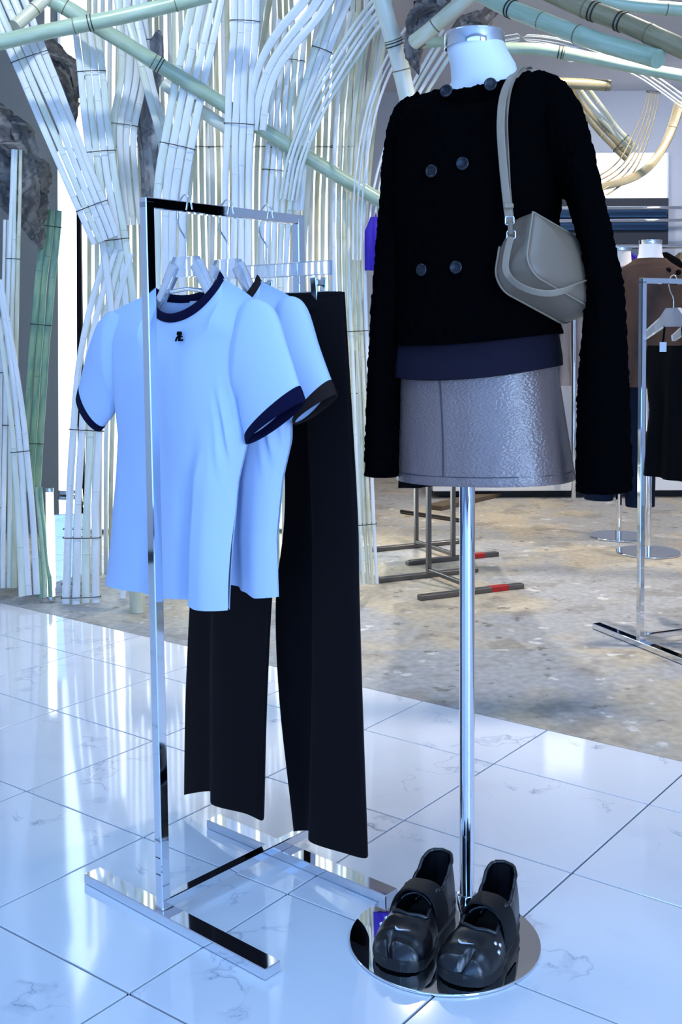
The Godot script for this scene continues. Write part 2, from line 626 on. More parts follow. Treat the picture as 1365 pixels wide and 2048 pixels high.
func ceiling_lights() -> void:
	ceiling_panel(Vector3(-1.3, TOP, -1.6), Vector2(1.2, 0.6), Color(0.60, 0.79, 1.0), 2.1, 1.6, "white ceiling light panel over the marble floor beside the rack")
	ceiling_panel(Vector3(1.1, TOP, -0.8), Vector2(1.2, 0.6), Color(0.60, 0.79, 1.0), 1.9, 1.6, "white ceiling light panel over the bust form side")
	var warm := Color(1.0, 0.955, 0.90)
	downlight(Vector3(1.25, 2.86, -3.7), Vector3(0.9, 0, -4.3), warm, 5.2, 55.0, "small downlight over the right-hand chrome rack")
	downlight(Vector3(0.45, 2.86, -6.6), Vector3(0.7, 0, -5.4), warm, 4.8, 60.0, "small downlight over the twin steel racks")
	downlight(Vector3(2.35, 2.86, -5.6), Vector3(1.7, 0, -6.2), warm, 3.6, 60.0, "small downlight over the far bust forms")
	downlight(Vector3(1.5, 2.86, -7.2), Vector3(1.7, 1.2, -8.6), Color(0.95, 0.96, 1.0), 1.6, 65.0, "small downlight aimed at the far wall unit")
	downlight(Vector3(2.9, 2.86, -7.4), Vector3(2.6, 1.8, -8.9), Color(0.90, 0.93, 1.0), 1.1, 65.0, "small downlight aimed at the far wall corner")
	downlight(Vector3(-0.9, 2.9, -3.3), Vector3(-0.9, 1.6, -4.5), Color(0.90, 0.95, 1.0), 1.1, 65.0, "small downlight aimed at the bamboo sheaves")

# ------------------------------------------------------------------ the chrome rack and what hangs on it
const RE := Vector3(0.752, 0, 0.659)      # along the base rails, towards the camera's right
const RN := Vector3(0.659, 0, -0.752)     # along the hanging bar, away from the camera
const BAR := 1.305
var P0 := Vector3.ZERO
const LEAN := -0.0245                     # the frame leans a little

func pl(u: float, v: float, t: float) -> Vector2:
	# pixel on the vertical plane that crosses the bar t metres from the near post -> (along RE, height)
	var d := ray(u, v)
	var o := Vector3(0, H, 0)
	var k := (P0 + RN * t - o).dot(RN) / d.dot(RN)
	var q := o + d * k
	return Vector2((q - P0 - RN * t).dot(RE), q.y)

func rw(s: float, y: float, t: float) -> Vector3:
	return P0 + RE * s + RN * t + Vector3(0, y, 0)

func build_rack() -> void:
	P0 = fl(326, 1844) - RE * 0.009 + RN * 0.009
	P0.y = 0
	var B := Basis(RE, Vector3.UP, -RN)
	var t := thing("clothes_rack", "square-tube chrome clothes rack on marble tiles holding tees and trousers", "rack", P0)
	for n in [0.0, 0.318]:
		var mb := MB.new()
		mb.box(rw(0.032, 0.0105, n), B, Vector3(0.5, 0.019, 0.037), 0.0015)
		part("base_rail", mb, M.chrome, t)
	var mb2 := MB.new()
	mb2.box(rw(0, 0.0295, 0.197), B, Vector3(0.02, 0.019, 0.412), 0.0015)
	part("crossbar", mb2, M.chrome, t)
	var up := (Vector3(0, BAR, 0) + RE * LEAN).normalized()
	var LB := Basis(up.cross(-RN).normalized(), up, -RN)
	for n in [0.0, 0.395]:
		var mb := MB.new()
		mb.box(rw(LEAN * 0.5, BAR * 0.5 + 0.012, n), LB, Vector3(0.0195, BAR - 0.018, 0.0195), 0.0015)
		var p := part("post", mb, M.chrome, t)
		if n == 0.0:
			var pins := MB.new()
			for y in [0.085, 0.116]:
				pins.box(rw(LEAN * y / BAR, y, -0.0097), LB, Vector3(0.012, 0.0016, 0.0008))
				part("slot", pins, M.dark_metal, p)
				pins = MB.new()
	mb2 = MB.new()
	mb2.box(rw(LEAN, BAR, 0.1975), B, Vector3(0.0195, 0.0195, 0.4145), 0.0015)
	part("hanging_bar", mb2, M.chrome, t)
	tee(0.092, {
		"label": "white ringer tee with navy collar and cuffs, front one on the chrome rack", "rib": M.navy_rib, "logo": true,
		"tip_l": [222, 626], "tip_r": [511, 601], "neck_l": [302, 586], "neck_r": [447, 557], "front": [352, 642], "back": [380, 601],
		"left": [[222, 626], [238, 786], [245, 870], [238, 950], [227, 1050], [214, 1165]],
		"right": [[511, 601], [489, 785], [497, 880], [488, 960], [480, 1080], [477, 1215]],
		"hem": [[214, 1165], [290, 1180], [360, 1189], [414, 1197], [432, 1208], [477, 1215]],
		"sl": [[[222, 622], [240, 800]], [[196, 648], [233, 812]], [[172, 715], [226, 833]], [[152, 792], [203, 862]]],
		"sr": [[[508, 597], [484, 800]], [[546, 620], [488, 815]], [[574, 705], [492, 845]], [[604, 803], [502, 887]]],
		"fold": 0.035,
	})
	tee(0.197, {
		"label": "white ringer tee with brown collar and cuffs hanging behind the navy-trimmed tee", "rib": M.brown_rib, "logo": false,
		"tip_l": [352, 622], "tip_r": [583, 595], "neck_l": [405, 588], "neck_r": [522, 563], "front": [450, 640], "back": [470, 612],
		"left": [[352, 622], [350, 780], [352, 870], [348, 950], [340, 1050], [330, 1150]],
		"right": [[583, 595], [578, 790], [584, 880], [572, 960], [563, 1080], [567, 1190]],
		"hem": [[330, 1150], [400, 1160], [478, 1162], [525, 1177], [540, 1189], [567, 1191]],
		"sl": [[[352, 620], [352, 800]], [[330, 645], [347, 812]], [[310, 712], [345, 830]], [[292, 785], [335, 855]]],
		"sr": [[[580, 592], [574, 800]], [[608, 612], [580, 812]], [[634, 695], [588, 838]], [[668, 790], [598, 848]]],
		"fold": 0.022,
	})
	trousers(0.305)
	hanger(0.092, "clear acrylic hanger inside the navy-trimmed tee", "clear hangers on the chrome rack")
	hanger(0.197, "clear acrylic hanger inside the brown-trimmed tee", "clear hangers on the chrome rack")
	clip_hanger(0.305)

func hook(t: float, parent: Node3D, low: float) -> void:
	var mb := MB.new()
	var pts := []
	var c := [Vector2(0, low), Vector2(0.0, 1.238), Vector2(-0.004, 1.250), Vector2(-0.020, 1.270), Vector2(-0.0245, 1.292), Vector2(-0.017, 1.318), Vector2(-0.002, 1.3285), Vector2(0.012, 1.319), Vector2(0.018, 1.300)]
	for k in 33:
		var q: Vector2 = crv(c, k / 32.0)
		pts.append(rw(LEAN + q.x, q.y, t))
	mb.tube(pts, 0.0017, 8)
	part("hook", mb, M.chrome, parent)

func hanger(t: float, label: String, group: String) -> void:
	var o := thing("hanger", label, "hanger", rw(LEAN, 1.1, t), group)
	var c := rw(LEAN, 0, t) - RN * 0.008
	var mb := MB.new()
	mb.prism(PackedVector2Array([Vector2(-0.029, 1.214), Vector2(0.029, 1.214), Vector2(0.038, 1.198), Vector2(0.030, 1.176), Vector2(-0.030, 1.176), Vector2(-0.038, 1.198)]), c, RE, Vector3.UP, RN * 0.016)
	part("neck_block", mb, M.acrylic, o)
	for s in [-1.0, 1.0]:
		mb = MB.new()
		var rows := []
		var cl := [Vector2(0.030, 1.200), Vector2(0.050, 1.170), Vector2(0.074, 1.136), Vector2(0.110, 1.104), Vector2(0.150, 1.080)]
		var wd := [0.028, 0.026, 0.022, 0.016, 0.012]
		for k in 13:
			var q: Vector2 = crv(cl, k / 12.0)
			var q2: Vector2 = crv(cl, minf(k / 12.0 + 0.02, 1.0))
			var q1: Vector2 = crv(cl, maxf(k / 12.0 - 0.02, 0.0))
			var tn := (q2 - q1).normalized()
			var nn := Vector2(-tn.y, tn.x)
			var w: float = crv(wd, k / 12.0) * 0.5
			var ring := PackedVector3Array()
			for a in 12:
				var ca := cos(TAU * a / 12)
				var sa := sin(TAU * a / 12)
				var z := lerpf(0.009, 0.006, k / 12.0) * signf(sa) * pow(absf(sa), 0.6)
				var x := w * signf(ca) * pow(absf(ca), 0.6)
				ring.append(rw(LEAN + s * (q.x + nn.x * x), q.y + nn.y * x, t) + RN * z)
			rows.append(ring)
		mb.grid(rows, true, s < 0)
		mb.cap(rows[0], s < 0)
		mb.cap(rows[-1], s > 0)
		part("arm", mb, M.acrylic, o)
	mb = MB.new()
	mb.tube([rw(LEAN - 0.066, 1.148, t), rw(LEAN, 1.154, t), rw(LEAN + 0.066, 1.148, t)], 0.004, 8)
	part("brace", mb, M.acrylic, o)
	hook(t, o, 1.19)

func clip_hanger(t: float) -> void:
	var o := thing("clip_hanger", "clear acrylic bar hanger with metal clips holding the dark trousers", "hanger", rw(LEAN, 1.1, t), "clear hangers on the chrome rack")
	var a := pl(486, 508, t)
	var b := pl(668, 538, t)
	var mb := MB.new()
	var B := Basis(RE, Vector3.UP, -RN)
	var mid := (a.x + b.x) * 0.5
	mb.box(rw(mid, 1.196, t), B, Vector3(0.235, 0.028, 0.012), 0.002)
	part("bar", mb, M.acrylic, o)
	mb = MB.new()
	mb.tube([rw(mid - 0.115, 1.150, t), rw(mid + 0.115, 1.150, t)], 0.002, 8)
	part("rod", mb, M.chrome, o)
	for s in [-0.062, 0.085]:
		mb = MB.new()
		mb.box(rw(mid + s, 1.148, t) - RN * 0.012, B * Basis(Vector3.RIGHT, 0.09), Vector3(0.016, 0.062, 0.004), 0.0015)
		mb.box(rw(mid + s, 1.148, t) + RN * 0.012, B * Basis(Vector3.RIGHT, -0.09), Vector3(0.016, 0.062, 0.004), 0.0015)
		mb.box(rw(mid + s, 1.168, t), B, Vector3(0.012, 0.012, 0.022), 0.002)
		part("clip", mb, M.chrome_soft, o)
		mb = MB.new()
		mb.tube([rw(mid + s, 1.182, t), rw(mid + s, 1.16, t)], 0.0016, 6)
		part("clip_wire", mb, M.chrome, o)
	hook(t, o, 1.2)

func tee(t: float, d: Dictionary) -> void:
	var root := thing("t_shirt", d.label, "t-shirt", rw(-0.02, 0.56, t), "ringer tees on the chrome rack")
	var P := func(p: Array) -> Vector2: return pl(p[0], p[1], t)
	var tl: Vector2 = P.call(d.tip_l)
	var tr: Vector2 = P.call(d.tip_r)
	var nl: Vector2 = P.call(d.neck_l)
	var nr: Vector2 = P.call(d.neck_r)
	var fr: Vector2 = pl(d.front[0], d.front[1], t - 0.024)
	var bk: Vector2 = P.call(d.back)
	var el := []
	for p in d.left:
		var q: Vector2 = P.call(p)
		el.push_front([q.y, q.x])
	var er := []
	for p in d.right:
		var q: Vector2 = P.call(p)
		er.push_front([q.y, q.x])
	var hm := []
	for p in d.hem:
		var q: Vector2 = P.call(p)
		hm.append([q.x, q.y])
	var neck := func(x: float, front: bool) -> Vector2:
		# x -1..1 across the opening: outer edge of the collar seam
		var dip := fr.y if front else bk.y
		var mid := lerpf(nl.y, nr.y, (x + 1) * 0.5)
		var k := sqrt(maxf(0.0, 1.0 - x * x))
		return Vector2(lerpf(nl.x, nr.x, (x + 1) * 0.5), mid - (0.5 * (nl.y + nr.y) - dip) * pow(k, 1.25))
	var fold: float = d.fold
	var wob := noise(2.2, 17 + int(t * 1000), 2)
	var depth := func(s: float, y: float, front: bool) -> float:
		var l := lut(el, y)
		var r := lut(er, y)
		var x := clampf((s - l) / (r - l) * 2.0 - 1.0, -1.0, 1.0)
		var b := slut([[0.58, 0.030], [0.75, 0.036], [0.98, 0.046], [1.08, 0.036], [1.17, 0.018]], y)
		var z := b * pow(maxf(0.0, 1.0 - pow(absf(x), 3.6)), 0.5)
		if front:
			z += fold * slut([[0.58, 1.0], [0.78, 0.7], [0.92, 0.0]], y) * smoothstep(0.42, 0.62, x) * (1.0 - 0.35 * smoothstep(0.75, 1.0, x))
			z += 0.010 * slut([[0.58, 1.0], [0.95, 0.0]], y) * sin(x * 7.0 + 0.6) * (1.0 - x * x)
			z += 0.006 * wob.get_noise_2d(s * 3.0, y) * slut([[0.58, 1.0], [1.05, 0.1]], y)
			# little strain folds running down from the underarm
			z += 0.005 * exp(-pow((x - 0.86) / 0.10, 2.0)) * exp(-pow((y - 0.90) / 0.06, 2.0)) * sin(s * 260.0 + y * 60.0)
			return -z
		z = z * 0.75
		z -= fold * 0.65 * slut([[0.58, 1.0], [0.78, 0.7], [0.92, 0.0]], y) * smoothstep(0.42, 0.62, x)
		return z
	var xs := []
	for k in 17: xs.append(lerpf(tl.x, nl.x, k / 17.0))
	for k in 33: xs.append(lerpf(nl.x, nr.x, 0.5 - 0.5 * cos(PI * k / 32.0)))
	for k in range(1, 18): xs.append(lerpf(nr.x, tr.x, k / 17.0))
	var body := MB.new()
	for front in [true, false]:
		var rows := []
		for j in 61:
			var row := PackedVector3Array()
			for s0 in xs:
				var x: float = (s0 - tl.x) / (tr.x - tl.x)
				var top: float
				if s0 <= nl.x: top = lerpf(tl.y, nl.y, pow((s0 - tl.x) / (nl.x - tl.x), 0.85))
				elif s0 >= nr.x: top = lerpf(tr.y, nr.y, pow((tr.x - s0) / (tr.x - nr.x), 0.85))
				else: top = neck.call((s0 - nl.x) / (nr.x - nl.x) * 2 - 1, front).y
				var bl: float = lerpf(lut(el, 0.58), lut(er, 0.58), x)
				var bot := lut(hm, bl)
				var y := lerpf(bot, top, j / 60.0)
				var s := lerpf(lut(el, y), lut(er, y), x)
				var z: float = depth.call(s, y, front)
				# close the panels along the shoulder seams
				if s0 < nl.x or s0 > nr.x:
					z *= 1.0 - smoothstep(0.86, 1.0, j / 60.0) * (1.0 if true else 0.0)
				else:
					var nx: float = (s0 - nl.x) / (nr.x - nl.x) * 2 - 1
					z = lerpf(z, (-0.026 if front else 0.018) * sqrt(maxf(0.0, 1 - nx * nx)), smoothstep(0.86, 1.0, j / 60.0))
				row.append(rw(s, y, t + z))
			rows.append(row)
		body.grid(rows, false, not front)
	part("body", body, M.jersey, root)
	# rolled rib round the neck
	var ring := []
	for k in 48: ring.append([neck.call(-cos(PI * k / 48.0), true), true, -cos(PI * k / 48.0)])
	for k in 48: ring.append([neck.call(cos(PI * k / 48.0), false), false, cos(PI * k / 48.0)])
	var rows := []
	var cen := (nl + nr) * 0.5 + Vector2(0, 0.02)
	for k in ring.size():
		var q: Vector2 = ring[k][0]
		var front: bool = ring[k][1]
		var nx: float = ring[k][2]
		var z := (-0.026 if front else 0.018) * sqrt(maxf(0.0, 1 - nx * nx))
		var inw := (cen - q).normalized() * 0.0150
		if not front: inw = Vector2(inw.x * 0.6, 0.013)
		var r4 := PackedVector3Array()
		var pa := rw(q.x - inw.x * 0.15, q.y - inw.y * 0.15, t + z)
		var pb := rw(q.x + inw.x, q.y + inw.y, t + z * 1.02)
		var nz := RN * 0.0022
		for w in [[pa, -0.7], [pa.lerp(pb, 0.33), -1.2], [pa.lerp(pb, 0.7), -1.2], [pb, -0.6], [pb, 0.6], [pa.lerp(pb, 0.7), 1.2], [pa.lerp(pb, 0.33), 1.2], [pa, 0.7]]:
			r4.append(w[0] + nz * w[1] * (1.0 if front else 1.0))
		rows.append(r4)
	rows.append(rows[0])
	var col := MB.new()
	col.grid(rows, true)
	part("collar", col, d.rib, root, "ribbed collar in the trim colour")
	# woven label at the back of the neck
	var lab := MB.new()
	var lc: Vector2 = neck.call(0.12, false)
	var LBs := Basis(RE, Vector3.UP, -RN)
	lab.box(rw(lc.x, lc.y - 0.012, t + 0.0145), LBs, Vector3(0.036, 0.020, 0.0008))
	var lp := part("neck_label", lab, M.label, root, "white woven neck label")
	var li := MB.new()
	li.box(rw(lc.x, lc.y - 0.015, t + 0.0138), LBs, Vector3(0.024, 0.0018, 0.0006))
	li.box(rw(lc.x + 0.001, lc.y - 0.0075, t + 0.0138), LBs, Vector3(0.004, 0.003, 0.0006))
	part("label_print", li, M.label_ink, lp)
	for side in ["sl", "sr"]:
		var pts := []
		for pr in d[side]: pts.append([P.call(pr[0]), P.call(pr[1])])
		# start inside the armhole
		var inn := 0.035 if side == "sl" else -0.035
		pts.push_front([pts[0][0] + Vector2(inn, -0.012), pts[0][1] + Vector2(inn, 0.012)])
		var mk := func(q: float, grow: float) -> PackedVector3Array:
			var a: Vector2 = crv(pts.map(func(w): return w[0]), q)
			var b: Vector2 = crv(pts.map(func(w): return w[1]), q)
			var c := (a + b) * 0.5
			var h := (a - b) * 0.5
			var th := lut([[0.0, 0.006], [0.10, 0.024], [0.25, 0.033], [1.0, 0.020 if side == "sl" else 0.024]], q)
			var tw := lerpf(0.0, 0.5, q)
			var rg := PackedVector3Array()
			for k in 40:
				var an := TAU * k / 40
				var m := 1.0 + grow
				rg.append(rw(c.x + h.x * cos(an) * m, c.y + h.y * cos(an) * m, t + sin(an) * th * m * (1.0 - 0.12 * cos(an)) + tw * 0.012 * cos(an)))
			return rg
		var sm := MB.new()
		var srows := []
		for k in 20: srows.append(mk.call(k / 19.0 * 0.955, 0.0))
		sm.grid(srows, true, side == "sr")
		var sp := part("sleeve", sm, M.jersey, root)
		var cm := MB.new()
		var crows := []
		for w in [[0.905, 0.010], [0.93, 0.028], [1.0, 0.032], [1.0, -0.05], [0.96, -0.06], [0.905, -0.03], [0.905, 0.010]]:
			crows.append(mk.call(w[0], w[1]))
		cm.grid(crows, true, side == "sr")
		part("cuff", cm, d.rib, sp, "ribbed cuff in the trim colour")
	if d.logo:
		# embroidered monogram: a scalloped top over a curled A and a C
		var lg := MB.new()
		var lc2 := pl(360, 673, t)
		for it in 6: lc2 = pl(360, 673, t + float(depth.call(lc2.x, lc2.y, true)))
		var put := func(q: Array) -> void:
			var poly := PackedVector2Array()
			for w in q: poly.append(Vector2(w[0], w[1]) * 0.00092)
			lg.prism(poly, rw(lc2.x, lc2.y, 0), RE, Vector3.UP, RN * 0.002)
		var disc := func(c: Vector2, r: float) -> void:
			var q := []
			for k in 14: q.append([c.x + r * cos(TAU * k / 14), c.y + r * sin(TAU * k / 14)])
			put.call(q)
		var stroke := func(p: Array, w: float) -> void:
			for k in p.size() - 1:
				var a := Vector2(p[k][0], p[k][1])
				var b := Vector2(p[k + 1][0], p[k + 1][1])
				var nn := (b - a).normalized().orthogonal() * w * 0.5
				put.call([[a.x - nn.x, a.y - nn.y], [b.x - nn.x, b.y - nn.y], [b.x + nn.x, b.y + nn.y], [a.x + nn.x, a.y + nn.y]])
				disc.call(b, w * 0.5)
			disc.call(Vector2(p[0][0], p[0][1]), w * 0.5)
		put.call([[-6.8, 2.2], [6.8, 2.2], [6.8, 7.0], [-6.8, 7.0]])
		disc.call(Vector2(-3.4, 6.8), 3.5)
		disc.call(Vector2(3.4, 6.8), 3.5)
		stroke.call([[3.0, 2.0], [-1.5, 0.8], [-5.5, -1.6], [-8.2, -4.8], [-9.3, -8.2]], 3.4)
		stroke.call([[-0.6, 0.5], [-0.8, -8.0]], 3.2)
		var arc := []
		for k in 9: arc.append([6.0 + 3.9 * cos(1.0 + 4.2 * k / 8.0), -3.8 + 3.9 * sin(1.0 + 4.2 * k / 8.0)])
		stroke.call(arc, 2.6)
		stroke.call([[-0.5, -8.0], [9.6, -8.0], [10.0, -5.8]], 2.4)
		# lay the stitches on the curved chest
		for i in lg.v.size():
			var q: Vector3 = lg.v[i] - P0
			lg.v[i] += RN * (t + float(depth.call(q.dot(RE), q.y, true)) - 0.0026)
		part("monogram", lg, M.ink, root, "small dark embroidered monogram on the chest")

func trousers(t: float) -> void:
	var root := thing("trousers", "dark brown wide-leg trousers hanging from a clip hanger at the back of the rack", "trousers", rw(0.03, 0.09, t))
	# control lines: pixel at the waist, knee and hem, with an offset from the hanging plane
	var legs := [
		[
			[[452, 590], [388, 1100], [380, 1200], [371, 1400], [368, 1590], 0.030],
			[[485, 592], [420, 1100], [424, 1200], [422, 1400], [423, 1583], 0.012],
			[[488, 593], [428, 1100], [426, 1200], [424, 1400], [424, 1609], -0.022],
			[[520, 594], [500, 1100], [492, 1200], [482, 1400], [490, 1627], -0.032],
			[[545, 594], [552, 1100], [541, 1195], [531, 1400], [526, 1641], -0.028],
			[[545, 588], [545, 1100], [532, 1195], [522, 1400], [517, 1612], 0.024],
			[[500, 588], [465, 1100], [455, 1200], [445, 1400], [440, 1580], 0.046],
		],
		[
			[[560, 590], [570, 1000], [552, 1195], [559, 1400], [588, 1663], 0.030],
			[[600, 592], [620, 1000], [624, 1195], [622, 1400], [618, 1662], 0.012],
			[[604, 593], [626, 1000], [627, 1195], [626, 1400], [621, 1684], -0.022],
			[[650, 594], [676, 1000], [676, 1195], [672, 1400], [684, 1705], -0.034],
			[[685, 588], [712, 1000], [717, 1195], [722, 1400], [734, 1716], -0.026],
			[[683, 583], [706, 1000], [709, 1195], [714, 1400], [722, 1685], 0.024],
			[[620, 584], [650, 1000], [648, 1195], [645, 1400], [648, 1655], 0.046],
		]]
	for lg in legs:
		var rows := []
		for j in 57:
			var q := j / 56.0
			var ctl := []
			for c in lg:
				var px := []
				for i in 5: px.append(Vector2(c[i][0], c[i][1]))
				var p: Vector2 = crv(px, q)
				var off: float = c[5] * lerpf(0.35, 1.0, smoothstep(0.0, 0.35, q))
				var w := pl(p.x, p.y, t + off)
				ctl.append(rw(w.x, w.y, t + off))
			# closed smooth ring
			var n := ctl.size()
			var ring := PackedVector3Array()
			for k in 56:
				var x := float(k) / 56 * n
				var i := int(x)
				ring.append(ctl[i].cubic_interpolate(ctl[(i + 1) % n], ctl[(i - 1 + n) % n], ctl[(i + 2) % n], x - i))
			rows.append(ring)
		# turn the hem in
		var hem := PackedVector3Array()
		var mid := Vector3.ZERO
		for p in rows[-1]: mid += p
		mid /= 56.0
		for p in rows[-1]: hem.append(p.lerp(mid, 0.06) + Vector3(0, 0.004, 0))
		rows.append(hem)
		var hem2 := PackedVector3Array()
		for p in hem: hem2.append(p + Vector3(0, 0.05, 0))
		rows.append(hem2)
		var mb := MB.new()
		mb.grid(rows, true, true)
		part("leg", mb, M.trouser, root)
	var wb := MB.new()
	var a := pl(452, 592, t)
	var b := pl(686, 588, t)
	var rows2 := []
	for y in [-0.03, 0.0, 0.003, 0.0, -0.03]:
		var ring := PackedVector3Array()
		var inn := 0.75 if rows2.size() > 2 else 1.0
		for k in 32:
			var an := TAU * k / 32
			ring.append(rw((a.x + b.x) * 0.5 + (b.x - a.x) * 0.5 * cos(an) * (1.0 if inn == 1.0 else 0.985), lerpf(a.y, b.y, 0.5 + 0.5 * cos(an)) + y, t + 0.017 * inn * sin(an)))
		rows2.append(ring)
	wb.grid(rows2, true)
	part("waistband", wb, M.trouser, root)

# ------------------------------------------------------------------ the dressed bust form
const YAW := 23.0
var BR := Vector3.ZERO      # towards the wearer's left (picture right)
var BF := Vector3.ZERO      # facing
var BM := Vector3.ZERO

func bw(s: float, y: float, n: float) -> Vector3:
	return BM + BR * s + BF * n + Vector3(0, y, 0)

func bpl(u: float, v: float, n: float) -> Vector2:
	var d := ray(u, v)
	var o := Vector3(0, H, 0)
	var k := (BM + BF * n - o).dot(BF) / d.dot(BF)
	var q := o + d * k
	return Vector2((q - BM - BF * n).dot(BR), q.y)

func bring(c: Vector2, y: float, a: float, bf: float, bb: float, seg := 72, tilt := 0.0, p := 2.0) -> PackedVector3Array:
	# closed ring at height y; c = centre in (s, n); counter-clockwise seen from above
	var ring := PackedVector3Array()
	for k in seg:
		var an := TAU * k / seg
		var ca := cos(an)
		var sa := sin(an)
		var x := signf(ca) * pow(absf(ca), 2.0 / p)
		var z := signf(sa) * pow(absf(sa), 2.0 / p)
		ring.append(bw(c.x + a * x, y + tilt * x, c.y - (bf if z < 0 else bb) * z))
	return ring

func build_bust() -> void:
	var ya := deg_to_rad(YAW)
	BR = Vector3(cos(ya), 0, sin(ya))
	BF = Vector3(-sin(ya), 0, cos(ya))
	BM = Vector3(0.232, 0, -2.018)
	var plate := Vector3(0.178, 0, -1.892)
	var t := thing("bust_form", "white bust form with chrome neck cap on a chrome pole and round mirror base", "mannequin", plate)
	var mb := MB.new()
	mb.lathe([[0.0, 0.0005], [0.166, 0.0005], [0.1675, 0.002], [0.1675, 0.0045], [0.166, 0.006], [0.0, 0.006]], plate, 96)
	part("base_plate", mb, M.mirror, t, "round polished chrome base plate")
	mb = MB.new()
	var rows := []
	for y in [0.006, 0.45, 0.86]:
		var ring := PackedVector3Array()
		for k in 40: ring.append(BM + Vector3(cos(TAU * k / 40) * 0.0142, y, -sin(TAU * k / 40) * 0.0142))
		rows.append(ring)
	mb.grid(rows, true)
	part("pole", mb, M.chrome, t)
	mb = MB.new()
	mb.lathe([[0.0142, 0.022], [0.0185, 0.02], [0.0195, 0.008], [0.0195, 0.0062]].map(func(q): return [q[0], q[1]]), BM, 40)
	part("pole_socket", mb, M.chrome, t)
	# torso: hips to neck, mostly clothed
	mb = MB.new()
	rows = []
	for q in [[0.86, 0.02, 0.10, 0.07], [0.88, 0.02, 0.125, 0.088], [0.96, 0.02, 0.128, 0.09], [1.10, 0.017, 0.11, 0.075], [1.25, 0.017, 0.125, 0.088], [1.36, 0.017, 0.130, 0.088], [1.44, 0.020, 0.112, 0.062], [1.485, 0.026, 0.080, 0.050], [1.508, 0.032, 0.066, 0.052], [1.525, 0.034, 0.061, 0.054], [1.550, 0.030, 0.0585, 0.055], [1.575, 0.020, 0.054, 0.053], [1.592, 0.015, 0.0525, 0.052]]:
		rows.append(bring(Vector2(q[1], 0.004), q[0], q[2], q[3], q[3], 64))
	mb.grid(rows, true)
	part("torso", mb, M.neck, t, "matt white torso and neck")
	mb = MB.new()
	rows = []
	for q in [[1.582, 0.0525], [1.582, 0.0550], [1.607, 0.0540], [1.6095, 0.0525], [1.6095, 0.001]]:
		rows.append(bring(Vector2(0.0142, 0.004), q[0], q[1], q[1], q[1], 64))
	mb.grid(rows, true)
	part("neck_cap", mb, M.mirror, t, "polished chrome cap on the neck")
	skirt()
	undershirt()
	jacket()
	bag()
	shoes(plate)

func skirt() -> void:
	var root := thing("mini_skirt", "glossy taupe crinkled vinyl mini skirt on the bust form", "skirt", bw(0.02, 0.8, 0))
	var mb := MB.new()
	var rows := []
	var cr := noise(6.0, 61, 3)
	for j in 41:
		var q := j / 40.0
		var y := lerpf(1.075, 0.803, q)
		var c := lerpf(0.014, 0.034, q)
		var a := lerpf(0.137, 0.163, pow(q, 0.9))
		var b := lerpf(0.103, 0.124, q)
		var ring := bring(Vector2(c, 0.0), y, a, b, b, 120, 0.004, 2.15)
		for k in 120:
			var o: Vector3 = ring[k] - bw(c, y, 0)
			o.y = 0
			ring[k] += o.normalized() * (0.0022 * cr.get_noise_3d(ring[k].x * 3, ring[k].y, ring[k].z * 3) * q)
		rows.append(ring)
	var turn := []
	for w in [[0.985, 0.0], [0.90, 0.06]]:
		var ring := PackedVector3Array()
		for p in rows[-1]:
			var c0 := bw(0.034, p.y - BM.y, 0)
			ring.append(c0.lerp(p, w[0]) + Vector3(0, w[1], 0))
		turn.append(ring)
	rows.append_array(turn)
	mb.grid(rows, true, true)
	part("shell", mb, M.vinyl, root)
	# stitched hem and fly
	var st := MB.new()
	var pts := []
	for k in 73:
		var p := bring(Vector2(0.0326, 0.0), 0.8195, 0.1613, 0.1229, 0.1229, 72, 0.004, 2.15)[k % 72]
		pts.append(p)
	st.tube(pts, 0.0008, 5, false)
	part("hem_stitch", st, M.stitch, root)
	var fly := MB.new()
	pts = []
	for j in 22:
		var q := j / 21.0
		var y := lerpf(1.05, 0.82, q)
		var w := (1.075 - y) / 0.272
		var an := -PI / 2 - 0.27 + 0.05 * sin(q * 2.2)
		var a := lerpf(0.137, 0.163, pow(w, 0.9))
		var b := lerpf(0.103, 0.124, w)
		var x := signf(cos(an)) * pow(absf(cos(an)), 2.0 / 2.15)
		var z := -pow(absf(sin(an)), 2.0 / 2.15)
		pts.append(bw(lerpf(0.014, 0.034, w) + a * x, y, -b * z + 0.0008))
	fly.tube(pts, 0.0014, 6)
	part("fly_seam", fly, M.stitch, root)

func undershirt() -> void:
	var root := thing("undershirt", "dark plum jersey top showing between jacket and skirt", "top", bw(0.02, 0.99, 0))
	var mb := MB.new()
	var rows := []
	for q in [[1.30, 0.128, 0.094], [1.13, 0.138, 0.106], [1.06, 0.150, 0.118], [1.02, 0.1555, 0.123], [1.002, 0.157, 0.124]]:
		rows.append(bring(Vector2(0.017, 0.0), q[0], q[1], q[2], q[2], 96, 0.010 if q[0] < 1.03 else 0.004, 2.1))
	for w in [[1.0005, 0.1545, 0.1215], [1.03, 0.152, 0.119]]:
		rows.append(bring(Vector2(0.017, 0.0), w[0], w[1], w[2], w[2], 96, 0.010, 2.1))
	for ring in rows:
		for k in 96:
			# front of the hem dips
			var f := maxf(0.0, -sin(TAU * k / 96.0))
			if ring[k].y < 1.035: ring[k].y -= 0.012 * f * f
	mb.grid(rows, true, true)
	part("body", mb, M.under, root)

